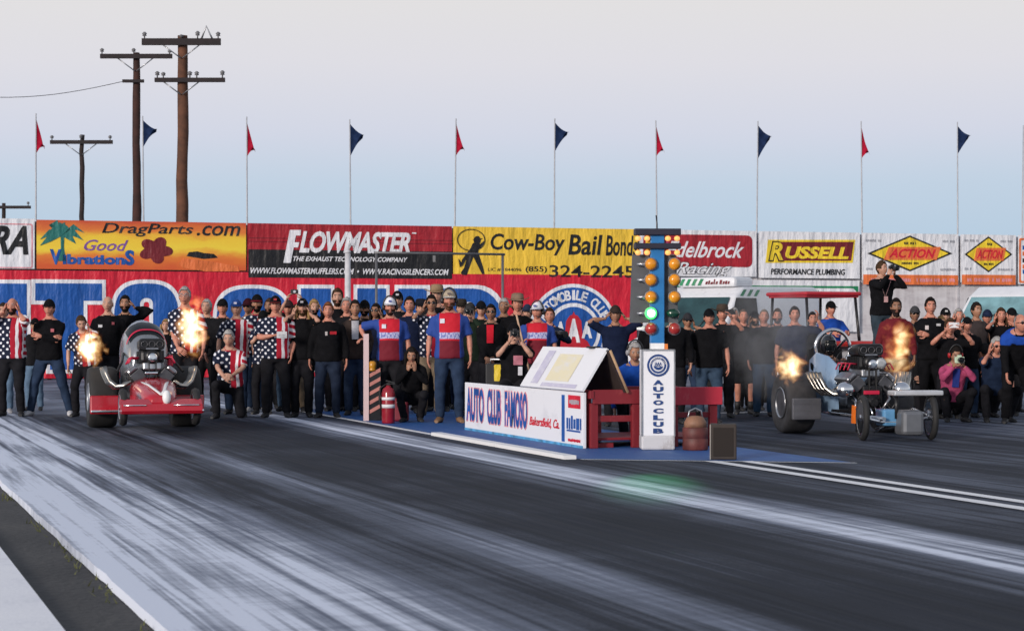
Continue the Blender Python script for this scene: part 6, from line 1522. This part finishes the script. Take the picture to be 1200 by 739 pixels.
# --- held things
def slip():
    p = i15['wr'][-1]; o = thing('paper_slip', 'white slip of paper in the hand of the stout flag shirted man', 'paper', p + V((.13,-.10,.01)), 0)
    mb = MB(); mb.bbox((0,0,0), (.15,.008,.10), .002, 0, (.3,0,.1)); mb.build('sheet', PHW, o)
    mb = MB()
    for q in range(3): mb.box((0,-.006-.007*q,.025-.024*q), (.10,.002,.006), 0, (.3,0,.1))
    mb.build('ruled_line', VGREY, o)
slip()
q = i18['hd']((0,-.20,.34)); oc = thing('camera', 'small camera raised overhead above the long haired man', 'camera', q, 0)
mb = MB(); mb.bbox((0,0,0), (.12,.05,.075), .01); mb.build('body', PHB, oc); mb = MB(); mb.lathe([(.025,0),(.025,-.04),(.02,-.045)], (.01,-.02,0), 'Y', 14); mb.build('lens', STEEL, oc)
camera_(i31, 'compact', 'camera held by the blonde person right of the main official')
camera_(i34, 'slr', 'black camera at the eye of the seated photographer behind the barrier')
camera_(i7, 'slr', 'large black camera of the cameraman standing on the case')
camera_(i2, 'phone', 'phone lifted by the man in the dark bush hat', (.10,-.34,.03))
camera_(i12, 'phone', 'white phone held up by the kneeling person in black tee', (0,-.34,.03), PHW)
camera_(i15b, 'compact', 'pale green and white camera held by the pink jacket person', None, M('pale_green_device', (.55,.68,.50), .4))
q = i36['wr'][1]; oc = thing('camera', 'black long lens camera held out above the a frame cover', 'camera', q + V((-.03,-.06,.03)), radians(30))
mb = MB(); mb.bbox((0,.03,0), (.14,.08,.11), .012); mb.build('body', PHB, oc); mb = MB(); mb.lathe([(.04,0),(.04,-.08),(.052,-.10),(.052,-.24),(.045,-.24)], (0,-.01,0), 'Y', 16); mb.build('lens', PHB, oc)
# tan stick of the official
w = i35['wr'][-1]; mb = MB(); mb.tube([w+V((-.10,-.07,.46)), w+V((.0,-.075,.02)), w+V((.14,-.06,-.60))], .014, 6)
so = mb.build('stick', M('tan_stick', (.50,.33,.22), .7)); tag(so, 'long tan stick slanting in the hand of the white capped official', 'stick')

# ---------------------------------------------------------------- light, sky, camera
w = bpy.data.worlds.new('World'); SC.world = w; w.use_nodes = True; nt = w.node_tree
bg = nt.nodes['Background']
sk_ = nd(nt, 'ShaderNodeTexSky'); sk_.sky_type = 'NISHITA'; sk_.sun_disc = False
SUN_EL, SUN_AZ = radians(13), radians(214)      # low behind the camera, a little to its left
sk_.sun_elevation = SUN_EL; sk_.sun_rotation = SUN_AZ; sk_.dust_density = 3
tcd = nd(nt, 'ShaderNodeTexCoord'); sp_ = nd(nt, 'ShaderNodeSeparateXYZ'); nt.links.new(tcd.outputs['Generated'], sp_.inputs[0])
nz = noise(nt, tcd.outputs['Generated'], 3.0, 4)
zz = mth(nt, 'ADD', sp_.outputs[2], mth(nt, 'MULTIPLY', mth(nt, 'SUBTRACT', nz, .5), .012))
grad = ramp(nt, zz, [(0.0, (.40,.53,.66)), (.045, (.455,.575,.70)), (.068, (.50,.60,.715)), (.092, (.605,.635,.735)), (.125, (.685,.678,.725)), (.16, (.715,.70,.70)), (.35, (.50,.53,.60)), (.8, (.40,.44,.54))])
nm = nd(nt, 'ShaderNodeVectorMath', operation='SCALE'); nm.inputs['Scale'].default_value = .10
nt.links.new(sk_.outputs[0], nm.inputs[0])
f = ramp(nt, sp_.outputs[2], [(.16, .0), (.8, .35)])
nt.links.new(mixc(nt, f, grad, nm.outputs[0]), bg.inputs['Color']); bg.inputs['Strength'].default_value = 1.0
sl = bpy.data.lights.new('sun', 'SUN'); sl.energy = 2.7; sl.angle = radians(10); sl.color = (1.0, .90, .82)
so_ = bpy.data.objects.new('sun', sl); COL.objects.link(so_)
# light travels from the sun (behind the camera) toward the wall
az = SUN_AZ; dv = V((sin(az)*cos(SUN_EL), cos(az)*cos(SUN_EL), sin(SUN_EL)))
so_.rotation_euler = (-dv).to_track_quat('-Z', 'Y').to_euler(); so_.location = dv*40
cam = bpy.data.cameras.new('camera'); co = bpy.data.objects.new('camera', cam); COL.objects.link(co)
co.location = (0, 0, H); co.rotation_euler = (pi/2, 0, 0)
cam.sensor_width = 36.0; cam.lens = 36.0*F/1200.0; cam.shift_y = (HY-369.5)/1200.0; cam.clip_end = 5000; cam.clip_start = .1
SC.camera = co; cam.dof.use_dof = True; cam.dof.focus_distance = 27.0; cam.dof.aperture_fstop = 6.0
vs_ = SC.view_settings; vs_.view_transform = 'Standard'; vs_.look = 'None'; vs_.exposure = 0.10; vs_.gamma = 1.0; vs_.use_curve_mapping = False
SC.cycles.volume_step_rate = 1.0; SC.cycles.volume_max_steps = 128
